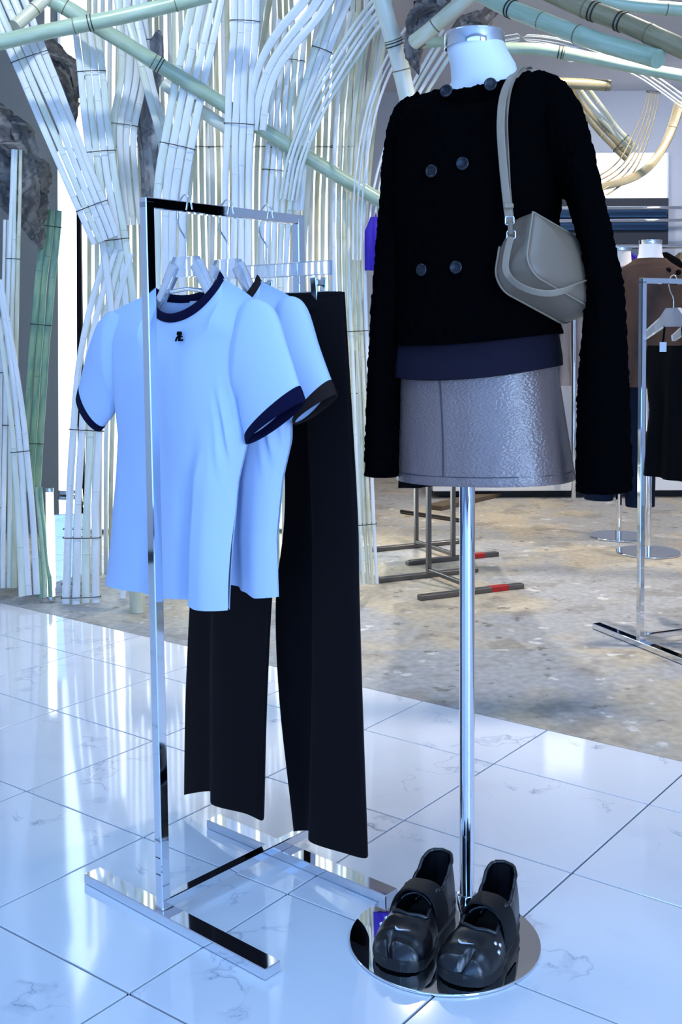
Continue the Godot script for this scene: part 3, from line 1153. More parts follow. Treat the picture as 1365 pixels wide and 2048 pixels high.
func jacket_depth(s: float, y: float, front: bool) -> float:
	var l := slut([[1.06, -0.134], [1.20, -0.132], [1.34, -0.140], [1.50, -0.132]], y)
	var r := slut([[1.06, 0.176], [1.10, 0.164], [1.20, 0.163], [1.34, 0.172], [1.51, 0.166]], y)
	var x := clampf((s - l) / (r - l) * 2.0 - 1.0, -1.0, 1.0)
	var b := slut([[1.06, 0.131], [1.16, 0.118], [1.34, 0.130], [1.44, 0.108], [1.54, 0.072]], y) if front else slut([[1.06, 0.124], [1.2, 0.105], [1.36, 0.104], [1.54, 0.070]], y)
	return b * pow(maxf(0.0, 1.0 - pow(absf(x), 2.3)), 0.5)

func jacket() -> void:
	var root := thing("boucle_jacket", "black boucle jacket with six navy buttons and flared sleeves on the bust form", "jacket", bw(0.017, 1.06, 0))
	var fz := noise(62.0, 7, 2)
	var fuzz := func(p: Vector3, dir: Vector3, amp: float) -> Vector3:
		return p + dir * (amp * (fz.get_noise_3d(p.x, p.y, p.z) + 0.5 * fz.get_noise_3d(p.x * 2.1 + 5, p.y * 2.1, p.z * 2.1)))
	var top := [[-0.132, 1.478], [-0.125, 1.492], [-0.100, 1.506], [-0.060, 1.517], [-0.034, 1.522], [0.100, 1.533], [0.126, 1.532], [0.150, 1.520], [0.162, 1.506], [0.168, 1.490]]
	var NLs := -0.040
	var NRs := 0.104
	var body := MB.new()
	for front in [true, false]:
		var rows := []
		for j in 121:
			var q := j / 120.0
			var row := PackedVector3Array()
			for i in 97:
				var x := i / 96.0
				x = lerpf(x, 0.5 - 0.5 * cos(PI * x), 0.6)
				var s0 := lerpf(-0.132, 0.168, x)
				var ty := lut(top, s0)
				var nx := clampf((s0 - NLs) / (NRs - NLs) * 2 - 1, -1, 1)
				var nk := sqrt(maxf(0.0, 1 - nx * nx))
				if absf(nx) < 1.0: ty -= (0.030 if front else 0.006) * pow(nk, 0.8)
				var bot := 1.058 + 0.010 * (x - 0.5) * 2.0 - (0.008 if front else 0.0) * sin(PI * x)
				var y := lerpf(bot, ty, q)
				var l := slut([[1.06, -0.134], [1.20, -0.132], [1.34, -0.140], [1.50, -0.132]], y)
				var r := slut([[1.06, 0.176], [1.10, 0.164], [1.20, 0.163], [1.34, 0.172], [1.51, 0.166]], y)
				var s := lerpf(l, r, x)
				var z := jacket_depth(s, y, front)
				var close := smoothstep(0.80, 1.0, q)
				z *= sqrt(maxf(0.0, 1.0 - close * close * close))
				z = maxf(z, nk * (0.080 if front else 0.064) * smoothstep(0.7, 1.0, q))
				var p := bw(s, y, z if front else -z)
				var dir := (BF * (1.0 if front else -1.0) * (z * 2.0 + 0.02) + BR * (x - 0.5) * 0.25 + Vector3(0, 0.1 * q, 0)).normalized()
				row.append(fuzz.call(p, dir, 0.0042))
			rows.append(row)
		body.grid(rows, false, not front)
	part("body", body, M.boucle, root)
	var sleeves := [
		# outer pixel, inner pixel, forward offset, half depth
		[[[838, 186], [850, 400], 0.000, 0.030], [[806, 203], [822, 402], 0.000, 0.056], [[786, 240], [838, 415], 0.002, 0.062], [[774, 300], [838, 440], 0.006, 0.060], [[763, 400], [836, 500], 0.014, 0.056], [[749, 560], [824, 600], 0.028, 0.054], [[741, 700], [812, 715], 0.038, 0.052], [[736, 830], [808, 835], 0.044, 0.052], [[733, 946], [805, 952], 0.047, 0.054]],
		[[[1070, 140], [1050, 380], 0.000, 0.030], [[1112, 152], [1108, 392], 0.000, 0.056], [[1145, 182], [1128, 396], 0.002, 0.062], [[1168, 226], [1134, 400], 0.006, 0.062], [[1192, 312], [1142, 430], 0.014, 0.060], [[1224, 450], [1160, 500], 0.034, 0.058], [[1249, 560], [1168, 590], 0.044, 0.058], [[1259, 680], [1160, 700], 0.046, 0.060], [[1264, 800], [1152, 810], 0.044, 0.062], [[1270, 981], [1149, 978], 0.042, 0.066]],
	]
	for sl in sleeves:
		var mb := MB.new()
		var rows := []
		var ctr := []
		var maj := []
		var fwd := []
		var dep := []
		for w in sl:
			var o2 := bpl(w[0][0], w[0][1], w[2])
			var i2 := bpl(w[1][0], w[1][1], w[2])
			ctr.append((o2 + i2) * 0.5)
			maj.append((o2 - i2) * 0.5)
			fwd.append(w[2])
			dep.append(w[3])
		for j in 176:
			var q := j / 175.0
			var c: Vector2 = crv(ctr, q)
			var h: Vector2 = crv(maj, q)
			var cn: float = crv(fwd, q)
			var hb: float = crv(dep, q)
			# silhouettes widen with depth because the form is turned
			var k0 := 1.0 - 0.10 * smoothstep(0.3, 0.6, q)
			var ring := PackedVector3Array()
			for k in 80:
				var an := TAU * k / 80
				var off := (BR * h.x + Vector3(0, h.y, 0)) * (cos(an) * k0) + BF * (-sin(an) * hb)
				var p := bw(c.x, c.y, cn) + off
				ring.append(fuzz.call(p, off.normalized(), 0.0046))
			rows.append(ring)
		for w in [[0.93, 0.0], [0.9, 0.05], [0.85, 0.14]]:
			var ring := PackedVector3Array()
			var c: Vector2 = ctr[-1]
			var c3 := bw(c.x, c.y, fwd[-1])
			for p in rows[175]: ring.append(c3.lerp(p, w[0]) + Vector3(0, w[1], 0))
			rows.append(ring)
		var right: bool = sl[0][0][0] > 960
		mb.grid(rows, true, right)
		part("sleeve", mb, M.boucle, root)
	for b in [[895, 183], [982, 170], [866, 343], [927, 328], [847, 540], [914, 535]]:
		# meet the front surface along the view ray
		var n := 0.1
		var p := Vector2.ZERO
		for it in 8:
			p = bpl(b[0], b[1], n)
			n = jacket_depth(p.x, p.y, true)
			if p.y > 1.44: n = lerpf(n, 0.086, smoothstep(1.44, 1.49, p.y))
		var dn := (jacket_depth(p.x + 0.01, p.y, true) - jacket_depth(p.x - 0.01, p.y, true)) / 0.02
		var nm := (BF - BR * dn).normalized()
		var up := Vector3.UP
		var ex := up.cross(nm).normalized()
		var bs := Basis(ex, nm, ex.cross(nm)).orthonormalized()
		var bm := MB.new()
		bm.lathe([[0.0115, -0.003], [0.0115, 0.0015], [0.0105, 0.0032], [0.0085, 0.0032], [0.0075, 0.0018], [0.0, 0.0018]], bw(p.x, p.y, n) + nm * 0.004, 28, bs)
		var bo := part("button", bm, M.button, root, "round navy four-hole button")
		var hm := MB.new()
		for h in [[-1, -1], [1, 1], [-1, 1], [1, -1]]:
			hm.lathe([[0.0011, 0.0], [0.0011, 0.0006], [0.0, 0.0006]], bw(p.x, p.y, n) + nm * 0.0056 + bs * Vector3(h[0] * 0.0021, 0, h[1] * 0.0021), 8, bs)
		part("thread", hm, M.button_hole, bo)

# ------------------------------------------------------------------ shoulder bag
func ribbon(mb: MB, p: Array, w: float, th: float, facing: Callable) -> void:
	var rows := []
	for i in p.size():
		var t: Vector3 = (p[mini(i + 1, p.size() - 1)] - p[maxi(i - 1, 0)]).normalized()
		var f: Vector3 = facing.call(i)
		var x := t.cross(f).normalized() * w * 0.5
		var z := x.cross(t).normalized() * th * 0.5
		rows.append(PackedVector3Array([p[i] - x - z * 0.4, p[i] - x * 0.8 - z, p[i] + x * 0.8 - z, p[i] + x - z * 0.4, p[i] + x + z * 0.4, p[i] + x * 0.8 + z, p[i] - x * 0.8 + z, p[i] - x + z * 0.4]))
	mb.grid(rows, true)
	mb.cap(rows[0])
	mb.cap(rows[-1], true)

func smooth(p: Array, n: int) -> Array:
	var o := []
	for k in n: o.append(crv(p, float(k) / (n - 1)))
	return o

func bag() -> void:
	var C := at(1064, 421, 1.835)
	var X := Vector3(0.80, -0.38, -0.465).normalized()
	var D := Vector3(-0.60, -0.30, -0.74)
	D = (D - X * D.dot(X)).normalized()
	var Y := X.cross(D).normalized()
	if Y.y > 0: Y = -Y
	var root := thing("shoulder_bag", "taupe leather shoulder bag with chrome rings hanging on the black jacket", "bag", C + X * 0.1 + Y * 0.15)
	# face outline: straight top, generous lower corners
	var L := 0.185
	var HT := 0.118
	var out := []
	for q in [[0.006, 0.0], [0.10, -0.002], [L - 0.006, 0.0]]: out.append(Vector2(q[0], q[1]))
	for k in 9:
		var an := PI / 2 * k / 8.0
		out.append(Vector2(L - 0.035 + 0.035 * cos(an), HT - 0.035 + 0.035 * sin(an)))
	for k in 9:
		var an := PI / 2 + PI / 2 * k / 8.0
		out.append(Vector2(0.035 + 0.035 * cos(an), HT - 0.035 + 0.035 * sin(an)))
	var dense := []
	for k in out.size():
		var a: Vector2 = out[k]
		var b: Vector2 = out[(k + 1) % out.size()]
		var n := maxi(1, int(a.distance_to(b) / 0.008))
		for i in n: dense.append(a.lerp(b, float(i) / n))
	var TH := 0.078
	var mid := Vector2(L / 2, HT * 0.5)
	var mk := func(grow: float, d: float) -> PackedVector3Array:
		var r := PackedVector3Array()
		for q in dense:
			var w: Vector2 = mid + (q - mid) * grow
			r.append(C + X * w.x + Y * w.y + D * d)
		return r
	var body := MB.new()
	var rows := []
	for q in [[0.0, -0.013], [0.3, -0.0125], [0.6, -0.010], [0.8, -0.0065], [0.93, -0.002], [1.0, 0.003], [1.012, 0.012], [1.03, TH * 0.35], [1.035, TH * 0.5], [1.03, TH * 0.65], [1.012, TH - 0.012], [1.0, TH - 0.003], [0.93, TH], [0.6, TH + 0.006], [0.0, TH + 0.008]]:
		rows.append(mk.call(q[0], q[1]))
	body.grid(rows, true)
	part("body", body, M.bag, root)
	for d in [0.002, TH - 0.002]:
		var pip := MB.new()
		var pp := []
		for p in mk.call(1.012, d): pp.append(p)
		pp.append(pp[0])
		pip.tube(pp, 0.0019, 8, false)
		part("piping", pip, M.bag_edge, root)
	# straps up to the shoulder
	var face := func(_i): return (Vector3(0, 1.25, 0) - Vector3(0.2, 1.25, -1.9)).normalized() * 0.0 + (BF * 0.9 + BR * 0.1)
	var s1 := smooth([at(1020, 446, 1.826), at(1014, 400, 1.84), at(1006, 320, 1.835), at(1002, 250, 1.83), at(1008, 190, 1.86), at(1026, 152, 1.93), at(1048, 134, 1.99), bw(0.13, 1.52, -0.05), bw(0.14, 1.42, -0.115)], 60)
	var mb := MB.new()
	ribbon(mb, s1, 0.0135, 0.003, func(i): return (BF * 0.9 - ray(1000, 300) * 0.4 + (Vector3.UP * 1.2 if i > 34 else Vector3.ZERO)).normalized())
	part("strap", mb, M.bag_edge, root)
	var s2 := smooth([at(1022, 440, 1.832), at(1016, 380, 1.846), at(1012, 300, 1.842), at(1010, 240, 1.838), at(1018, 185, 1.866), at(1036, 150, 1.935), at(1060, 136, 1.995), bw(0.14, 1.515, -0.06), bw(0.15, 1.42, -0.115)], 60)
	mb = MB.new()
	ribbon(mb, s2, 0.0135, 0.003, func(i): return (BF * 0.6 - BR * 0.5 - ray(1000, 300) * 0.4 + (Vector3.UP * 1.2 if i > 34 else Vector3.ZERO)).normalized())
	part("strap", mb, M.bag, root)
	# keeper loop
	mb = MB.new()
	var kc := at(1018, 412, 1.835)
	mb.box(kc, Basis(BR, Vector3.UP, BF).rotated(Vector3.UP, 0.25), Vector3(0.0165, 0.009, 0.008), 0.002)
	part("keeper", mb, M.bag_edge, root)
	# two rings and the tab between
	for q in [[1020, 441], [1023, 470]]:
		var rc := at(q[0], q[1], 1.822)
		var rm := MB.new()
		var pp := []
		var bx := (BR * 0.9 + BF * 0.1).normalized()
		for w in [[-1, -0.7], [-1, 0.7], [-0.75, 1], [0.75, 1], [1, 0.7], [1, -0.7], [0.75, -1], [-0.75, -1], [-1, -0.7]]:
			pp.append(rc + bx * (w[0] * 0.0075) + Vector3(0, w[1] * 0.0065, 0))
		rm.tube(pp, 0.0014, 8, false)
		part("ring", rm, M.chrome, root, "small chrome ring")
	mb = MB.new()
	ribbon(mb, [at(1021, 444, 1.820), at(1021, 456, 1.818), at(1022, 468, 1.820)], 0.008, 0.003, func(_i): return BF)
	part("tab", mb, M.bag, root)
	# spare strap looped below
	var lp := smooth([at(1023, 474, 1.822), at(1017, 495, 1.823), at(1012, 525, 1.822), at(1014, 545, 1.818), at(1030, 565, 1.805), at(1058, 580, 1.79), at(1095, 587, 1.785), at(1130, 581, 1.79), at(1162, 566, 1.825), at(1185, 552, 1.90)], 50)
	mb = MB.new()
	ribbon(mb, lp, 0.0115, 0.003, func(i): return (BF - Vector3.UP * (0.5 if i > 18 else 0.0)).normalized())
	part("lower_strap", mb, M.bag_edge, root)

# ------------------------------------------------------------------ split-toe shoes
func shoes(plate: Vector3) -> void:
	shoe(Vector3(0.183, 0.006, -1.990), Vector3(0.086, 0.006, -1.792), 1.0, "black split-toe sneaker beside the chrome pole, strap across the instep")
	shoe(Vector3(0.290, 0.006, -1.942), Vector3(0.186, 0.006, -1.752), -1.0, "black split-toe sneaker at the rim of the base plate, swoosh on the toe")

func shoe(heel: Vector3, toe: Vector3, side: float, label: String) -> void:
	# side +1: big toe towards the picture's left of the shoe axis
	var root := thing("sneaker", label, "shoe", heel.lerp(toe, 0.5), "pair of black split-toe sneakers on the base plate")
	var ax := (toe - heel)
	var LN := ax.length() + 0.012
	ax = ax.normalized()
	var lt := Vector3.UP.cross(ax).normalized()     # to the picture's right when the toe points at the camera
	var O := heel - ax * 0.004
	var W := func(u: float, x: float, y: float) -> Vector3:
		var bend := -side * 0.006 * sin(PI * u)
		return O + ax * (u * LN) + lt * (x + bend) + Vector3(0, y, 0)
	var half := [[0.0, 0.0], [0.012, 0.017], [0.03, 0.026], [0.10, 0.0345], [0.25, 0.0365], [0.40, 0.037], [0.58, 0.045], [0.72, 0.0505], [0.85, 0.049], [0.93, 0.041], [0.975, 0.028], [1.0, 0.012]]
	var hgt := [[0.0, 0.110], [0.05, 0.107], [0.10, 0.100], [0.20, 0.083], [0.30, 0.072], [0.40, 0.080], [0.55, 0.074], [0.68, 0.062], [0.82, 0.054], [0.92, 0.046], [0.97, 0.036], [1.0, 0.022]]
	# sole
	var sole := MB.new()
	var rows := []
	for lv in [[0.0, 0.94], [0.002, 0.985], [0.012, 1.03], [0.018, 1.02], [0.020, 0.98]]:
		var ring := PackedVector3Array()
		for k in 40:
			var u := 0.5 - 0.5 * cos(PI * k / 39.0)
			ring.append(W.call(u, slut(half, u) * lv[1], lv[0] + 0.004 * smoothstep(0.85, 1.0, u)))
		for k in 40:
			var u := 0.5 + 0.5 * cos(PI * k / 39.0)
			ring.append(W.call(u, -slut(half, u) * lv[1], lv[0] + 0.004 * smoothstep(0.85, 1.0, u)))
		rows.append(ring)
	sole.grid(rows, true, false)
	sole.cap(rows[0], false)
	sole.cap(rows[-1], true)
	part("sole", sole, M.sole, root)
	# upper: two walls that meet over the toe; they stop at the rim of the openings
	var rim := func(u: float) -> float:
		# share of the half arc (0 sole .. 1 crest) that is leather
		var v := 1.0
		v -= 0.50 * smoothstep(0.02, 0.07, u) * (1.0 - smoothstep(0.40, 0.45, u))      # ankle opening
		v -= 0.42 * smoothstep(0.46, 0.50, u) * (1.0 - smoothstep(0.62, 0.675, u))     # instep window
		return v
	var split := 0.30 * -side
	var upper := MB.new()
	for sd in [-1.0, 1.0]:
		for layer in 2:
			rows = []
			for i in 61:
				var u := i / 60.0
				var w := slut(half, u)
				var h := slut(hgt, u)
				var r: float = rim.call(u)
				var row := PackedVector3Array()
				for k in 17:
					var f := r * k / 16.0
					var an := PI / 2 * f
					var x := w * pow(cos(an), 0.75) * (1.0 - 0.04 * layer)
					var y := 0.018 + (h - 0.018) * pow(sin(an), 0.9) - 0.0016 * layer
					# the collar of the heel stands up
					if u < 0.42: y = 0.018 + (h - 0.018) * pow(f / maxf(r, 0.01), 0.8) - 0.001 * layer
					if u < 0.42: x = w * (1.0 - 0.22 * pow(f / maxf(r, 0.01), 2.0)) * (1.0 - 0.06 * layer)
					# groove between the toes
					var gx: float = x * sd - split * w
					y -= 0.016 * exp(-pow(gx / 0.0035, 2.0)) * smoothstep(0.80, 0.96, u)
					row.append(W.call(u, x * sd, maxf(y, 0.016)))
				rows.append(row)
			upper.grid(rows, false, (sd < 0) != (layer == 1))
	part("upper", upper, M.shoe, root)
	# cut in the sole edge between the toes
	var cut := MB.new()
	cut.tube([W.call(0.80, split * slut(half, 0.80), 0.043), W.call(0.90, split * slut(half, 0.9), 0.034), W.call(0.965, split * slut(half, 0.965), 0.024), W.call(0.995, split * slut(half, 0.99), 0.012)], 0.0016, 6)
	part("toe_split", cut, M.lining, root)
	# insole and dark lining
	var ins := MB.new()
	rows = []
	for i in 24:
		var u := lerpf(0.03, 0.74, i / 23.0)
		var row := PackedVector3Array()
		for k in 9:
			row.append(W.call(u, slut(half, u) * 0.9 * (k / 4.0 - 1.0), 0.024))
		rows.append(row)
	ins.grid(rows, false, false)
	part("insole", ins, M.lining, root)
	# padded rims
	for rg in [[0.0, 0.44], [0.465, 0.67]]:
		var rp := []
		for sd in [1.0, -1.0]:
			for i in 25:
				var u := lerpf(rg[0], rg[1], i / 24.0) if sd > 0 else lerpf(rg[1], rg[0], i / 24.0)
				var w := slut(half, u)
				var h := slut(hgt, u)
				var r: float = rim.call(u)
				var an := PI / 2 * r
				var x := w * pow(maxf(cos(an), 0.0), 0.75)
				var y := 0.018 + (h - 0.018) * pow(sin(an), 0.9)
				if u < 0.42:
					x = w * 0.78
					y = h
				rp.append(W.call(u, x * sd, y))
		rp.append(rp[0])
		var rb := MB.new()
		rb.tube(rp, 0.0036, 8, false)
		part("rim", rb, M.shoe, root)
	# heel tab
	var tab := MB.new()
	var tp := []
	for q in [[0.004, 0.030], [-0.004, 0.060], [0.000, 0.088], [0.004, 0.108]]: tp.append(W.call(q[0], 0, q[1]))
	ribbon(tab, smooth(tp, 14), 0.026, 0.006, func(_i): return -ax)
	part("heel_tab", tab, M.shoe_matte, root)
	# strap over the instep
	var stp := []
	for k in 25:
		var f := k / 24.0
		var an := PI * f
		var u := 0.435 + 0.05 * (f - 0.5) * side
		var w := slut(half, u) * 1.10
		var h := slut(hgt, u) * 1.06
		stp.append(W.call(u, w * pow(absf(cos(an)), 0.7) * signf(cos(an)), 0.022 + (h - 0.018) * pow(sin(an), 0.75)))
	var st := MB.new()
	var wid := 0.044
	var srow := []
	for k in stp.size():
		var f := k / 24.0
		var c: Vector3 = stp[k]
		var o: Vector3 = (c - W.call(0.435, 0, 0.03)).normalized() * 0.0028
		var ww := wid * (1.0 + 0.25 * absf(f - 0.5) * 2.0) * 0.5
		srow.append(PackedVector3Array([c - ax * ww, c - ax * ww * 0.92 + o, c + ax * ww * 0.92 + o, c + ax * ww, c + ax * ww * 0.92 - o * 0.3, c - ax * ww * 0.92 - o * 0.3]))
	st.grid(srow, true)
	part("strap", st, M.shoe_matte, root, "broad matt hook-and-loop strap")
	# air unit under the heel
	for sd in [-1.0, 1.0]:
		for k in 3:
			var au := MB.new()
			au.lathe([[0.0, 0.005], [0.004, 0.004], [0.0048, 0.0], [0.004, -0.004], [0.0, -0.005]].map(func(q): return [q[0], -q[1]]), W.call(0.10 + 0.05 * k, sd * 0.031, 0.030), 10)
			part("heel_stud", au, M.button, root)
	# jewels on the side of the toe box
	for q in [[0.70, 0.75], [0.72, 0.90], [0.66, 0.86]]:
		var w := slut(half, q[0])
		var h := slut(hgt, q[0])
		var x: float = q[1] * w
		var jw := MB.new()
		jw.lathe([[0.0, -0.004], [0.0035, -0.002], [0.0035, 0.002], [0.0, 0.004]], W.call(q[0], x * (-side), 0.018 + (h - 0.018) * sqrt(maxf(0.0, 1 - q[1] * q[1])) + 0.003), 8)
		part("rivet", jw, M.mirror, root, "tiny polished rivet")
	# swoosh
	var sw := MB.new()
	var us := 0.83
	var hs := slut(hgt, us)
	var top: Vector3 = W.call(us, -side * -0.002, hs + 0.0005)
	var ex := lt * 0.98 + Vector3(0, 0.0, 0)
	var ey := (-ax * 0.85 + Vector3(0, 0.5, 0)).normalized()
	var poly := PackedVector2Array()
	for q in [[-14, 4], [-13, 0], [-10, -2.6], [-5, -2.6], [2, -1], [16, 2.5], [2, 0.8], [-5, -0.2], [-9, 0.4], [-11, 2]]: poly.append(Vector2(q[0], q[1]) * 0.00095)
	sw.prism(poly, top, ex, ey, ex.cross(ey).normalized() * 0.0012)
	part("swoosh", sw, M.label, root, "small silver swoosh on the toe")

# ------------------------------------------------------------------ bamboo installation
func px_path(p: Array, d0: float, d1: float, n: int) -> Array:
	# pixel polyline -> world points, depth running from d0 (first) to d1 (last)
	var v := []
	for q in p: v.append(Vector2(q[0], q[1]))
	var o := []
	for k in n:
		var f := float(k) / (n - 1)
		var q: Vector2 = crv(v, f)
		o.append(at(q.x, q.y, lerpf(d0, d1, f)))
	return o

func slat_mesh(mid: Array, side: Array, wid: Array, th: float, face: Array) -> MB:
	var mb := MB.new()
	var rows := []
	for i in mid.size():
		var x: Vector3 = side[i] * wid[i] * 0.5
		var z: Vector3 = face[i]
		var c: Vector3 = mid[i]
		rows.append(PackedVector3Array([c - x, c - x * 0.86 + z * th * 0.55, c + z * th * 0.95, c + x * 0.86 + z * th * 0.55, c + x, c + x * 0.8 - z * th * 0.15, c + z * th * 0.1, c - x * 0.8 - z * th * 0.15]))
	mb.grid(rows, true)
	mb.cap(rows[0])
	mb.cap(rows[-1], true)
	return mb

func sheaf(label: String, p: Array, d0: float, d1: float, w0: float, w1: float, n: int, ties: Array, mats: Array, sd: int, group := "tied sheaves of split bamboo slats", gap := 0.05) -> void:
	# p runs from the top of the sheaf to its foot, in pixels; w0, w1 its width in pixels
	rng.seed = sd
	var N := 22
	var cen := px_path(p, d0, d1, N)
	var foot: Vector3 = cen[-1]
	# carry the sheaf on up to the ceiling where it leaves the picture
	var ext := 0
	var rise: Vector3 = (cen[0] - cen[1]).normalized()
	if p[0][1] < -20 and rise.y > 0.55:
		ext = 4
		var top: Vector3 = cen[0]
		var far := (TOP - 0.03 - top.y) / rise.y
		for k in ext: cen.push_front(top + rise * far * (k + 1) / ext)
	var NT := N + ext
	var root := thing("bamboo_sheaf", label, "bamboo", foot, group)
	var eye := Vector3(0, H, 0)
	var sides := []
	var faces := []
	var wd := []
	for i in NT:
		var t: Vector3 = (cen[mini(i + 1, NT - 1)] - cen[maxi(i - 1, 0)]).normalized()
		var f: Vector3 = (eye - cen[i]).normalized()
		f = Vector3(f.x, 0, f.z).normalized()
		var x := t.cross(f).normalized()
		if x.dot(VIEW.x) < 0: x = -x
		sides.append(x)
		faces.append(f)
		var fr := maxf(0.0, float(i - ext) / (N - 1))
		wd.append(lerpf(w0, w1, fr) * lerpf(d0, d1, fr) / F)
	for k in n:
		var ph := rng.randf() * TAU
		var am := rng.randf_range(0.02, 0.09)
		var lean := rng.randf_range(-0.06, 0.06)
		var z := rng.randf_range(-0.008, 0.008)
		var mid := []
		var wl := []
		var sl := []
		for i in NT:
			var fr := maxf(0.0, float(i - ext) / (N - 1))
			var slot: float = wd[i] / n
			var tie := 1.0
			for q in ties: tie = minf(tie, smoothstep(0.0, 0.18, absf(fr - q)))
			var off := (k + 0.5 - n * 0.5) * slot + slot * tie * (am * 2.4 * sin(fr * 5.0 + ph) + lean * 1.5 * (fr - 0.5))
			mid.append(cen[i] + sides[i] * off + faces[i] * (z + 0.006 * sin(fr * 7.0 + ph * 2.0) * tie))
			wl.append(slot * (1.0 - gap - 0.08 * tie * (0.5 + 0.5 * sin(fr * 9.0 + ph * 3.0))))
			sl.append((sides[i] + faces[i] * 0.18 * sin(ph + fr * 3.0) * tie).normalized())
		var m: Material = mats[rng.randi() % mats.size()]
		var s := part("slat", slat_mesh(mid, sl, wl, 0.006, faces), m, root)
		# joints of the culm: a thin raised line across the slat
		var q := rng.randf_range(0.08, 0.3)
		while q < 0.97:
			var i := int(q * (N - 1))
			var f2 := q * (N - 1) - i
			i += ext
			var c: Vector3 = mid[i].lerp(mid[mini(i + 1, NT - 1)], f2)
			var nb := MB.new()
			var x2: Vector3 = sl[i] * wl[i] * 0.5
			var fz: Vector3 = faces[i]
			nb.tube([c - x2 * 0.98 + fz * 0.002, c - x2 * 0.5 + fz * 0.0050, c + fz * 0.0062, c + x2 * 0.5 + fz * 0.0050, c + x2 * 0.98 + fz * 0.002], 0.0015, 6)
			part("joint", nb, m, s)
			q += rng.randf_range(0.30, 0.46)
	for q in ties:
		var i := clampi(int(q * (N - 1)), 0, N - 1) + ext
		var wb := MB.new()
		var hw: Vector3 = sides[i] * wd[i] * 0.51
		var fz: Vector3 = faces[i]
		wb.tube([cen[i] - hw - fz * 0.012, cen[i] - hw + fz * 0.010, cen[i] - hw * 0.3 + fz * 0.0175, cen[i] + hw * 0.4 + fz * 0.0175, cen[i] + hw + fz * 0.010, cen[i] + hw - fz * 0.012, cen[i] - fz * 0.016, cen[i] - hw - fz * 0.012], 0.0018, 6)
		part("tie_wire", wb, M.wire, root)

func pole(label: String, p: Array, d0: float, d1: float, dia: float, joints: Array, m: Material, group := "whole bamboo poles overhead", ties := [], open_end := false) -> void:
	var N := 60
	var c := px_path(p, d0, d1, N)
	var root := thing("bamboo_pole", label, "bamboo", c[-1], group)
	var r := dia * 0.5 * d0 / F
	var rad := []
	for i in N:
		var f := float(i) / (N - 1)
		var k := 1.0
		for q in joints: k += 0.055 * exp(-pow((f - q) * N * 0.8, 2.0))
		rad.append(r * k)
	var mb := MB.new()
	mb.tube(c, rad, 20, not open_end)
	if open_end:
		# a cut end with its hollow
		var t: Vector3 = (c[-1] - c[-2]).normalized()
		var inner := []
		mb.tube([c[-1] + t * 0.0005, c[-1] - t * 0.02], [r * 0.72, r * 0.7], 20, true)
		var x := t.cross(Vector3.UP).normalized()
		var y := x.cross(t)
		var a := PackedVector3Array()
		var b := PackedVector3Array()
		for k in 20:
			var an := TAU * k / 20
			a.append(c[-1] + (x * cos(an) + y * sin(an)) * r)
			b.append(c[-1] + (x * cos(an) + y * sin(an)) * r * 0.72)
		mb.grid([a, b], true)
	part("culm", mb, m, root)
	for q in joints:
		var i := clampi(int(q * (N - 1)), 1, N - 2)
		var t: Vector3 = (c[i + 1] - c[i]).normalized()
		var jm := MB.new()
		jm.tube([c[i] - t * 0.002, c[i] + t * 0.002], r * 1.062, 20)
		part("joint", jm, M.node, root)
	for q in ties:
		var i := clampi(int(q * (N - 1)), 1, N - 2)
		for w in [-0.006, 0.006]:
			var t: Vector3 = (c[i + 1] - c[i]).normalized()
			var tm := MB.new()
			tm.tube([c[i] + t * (w - 0.002), c[i] + t * (w + 0.002)], r * 1.09, 20)
			part("tie_wire", tm, M.wire, root)

func driftwood(label: String, p: Array, d0: float, d1: float, w: Array, sd: int, m: Material) -> void:
	var N := 60
	var c := px_path(p, d0, d1, N)
	rng.seed = sd
	var mb := MB.new()
	# a main stem and twisted offshoots grown together
	for s in 6:
		var nz := noise(1.0, sd * 10 + s, 4, FastNoiseLite.TYPE_SIMPLEX)
		var ph := rng.randf() * TAU
		var lo := 0.0 if s == 0 else rng.randf_range(0.0, 0.35)
		var hi := 1.0 if s == 0 else rng.randf_range(0.65, 1.0)
		var thin := 0.62 if s == 0 else rng.randf_range(0.22, 0.40)
		var out := 0.0 if s == 0 else rng.randf_range(0.45, 0.95)
		var rows := []
		for i in N:
			var fi := float(i) / (N - 1)
			var f := lerpf(lo, hi, fi)
			var r: float = crv(w, f) * 0.5 * lerpf(d0, d1, f) / F
			var k := f * (N - 1)
			var c0: Vector3 = c[int(k)].lerp(c[mini(int(k) + 1, N - 1)], k - int(k))
			var t: Vector3 = (c[mini(int(k) + 1, N - 1)] - c[maxi(int(k) - 1, 0)]).normalized()
			var x := t.cross(VIEW.z).normalized()
			var y := t.cross(x)
			var tw := ph + fi * 2.2 * (1.0 if s % 2 == 0 else -1.0)
			c0 += (x * cos(tw) + y * sin(tw)) * r * out * sin(PI * lerpf(0.25, 0.95, fi))
			var ring := PackedVector3Array()
			var end := minf(1.0, sqrt(minf(fi, 1.0 - fi) * 9.0 + 0.02))
			for q in 36:
				var an := TAU * q / 36
				var dir := x * cos(an) + y * sin(an)
				var a := nz.get_noise_3d(cos(an + fi * 2) * 1.2, sin(an + fi * 2) * 1.2, fi * 2.4)
				var b := 1.0 - absf(nz.get_noise_3d(cos(an + fi * 2) * 2.4 + 9, sin(an + fi * 2) * 2.4, fi * 1.1)) * 2.4
				ring.append(c0 + dir * r * thin * end * (0.85 + 0.7 * a + 0.25 * b))
			rows.append(ring)
		mb.grid(rows, true)
		mb.cap(rows[0])
		mb.cap(rows[-1], true)
	solo("driftwood", mb, m, c[-1], label, "driftwood", "weathered driftwood in the bamboo")

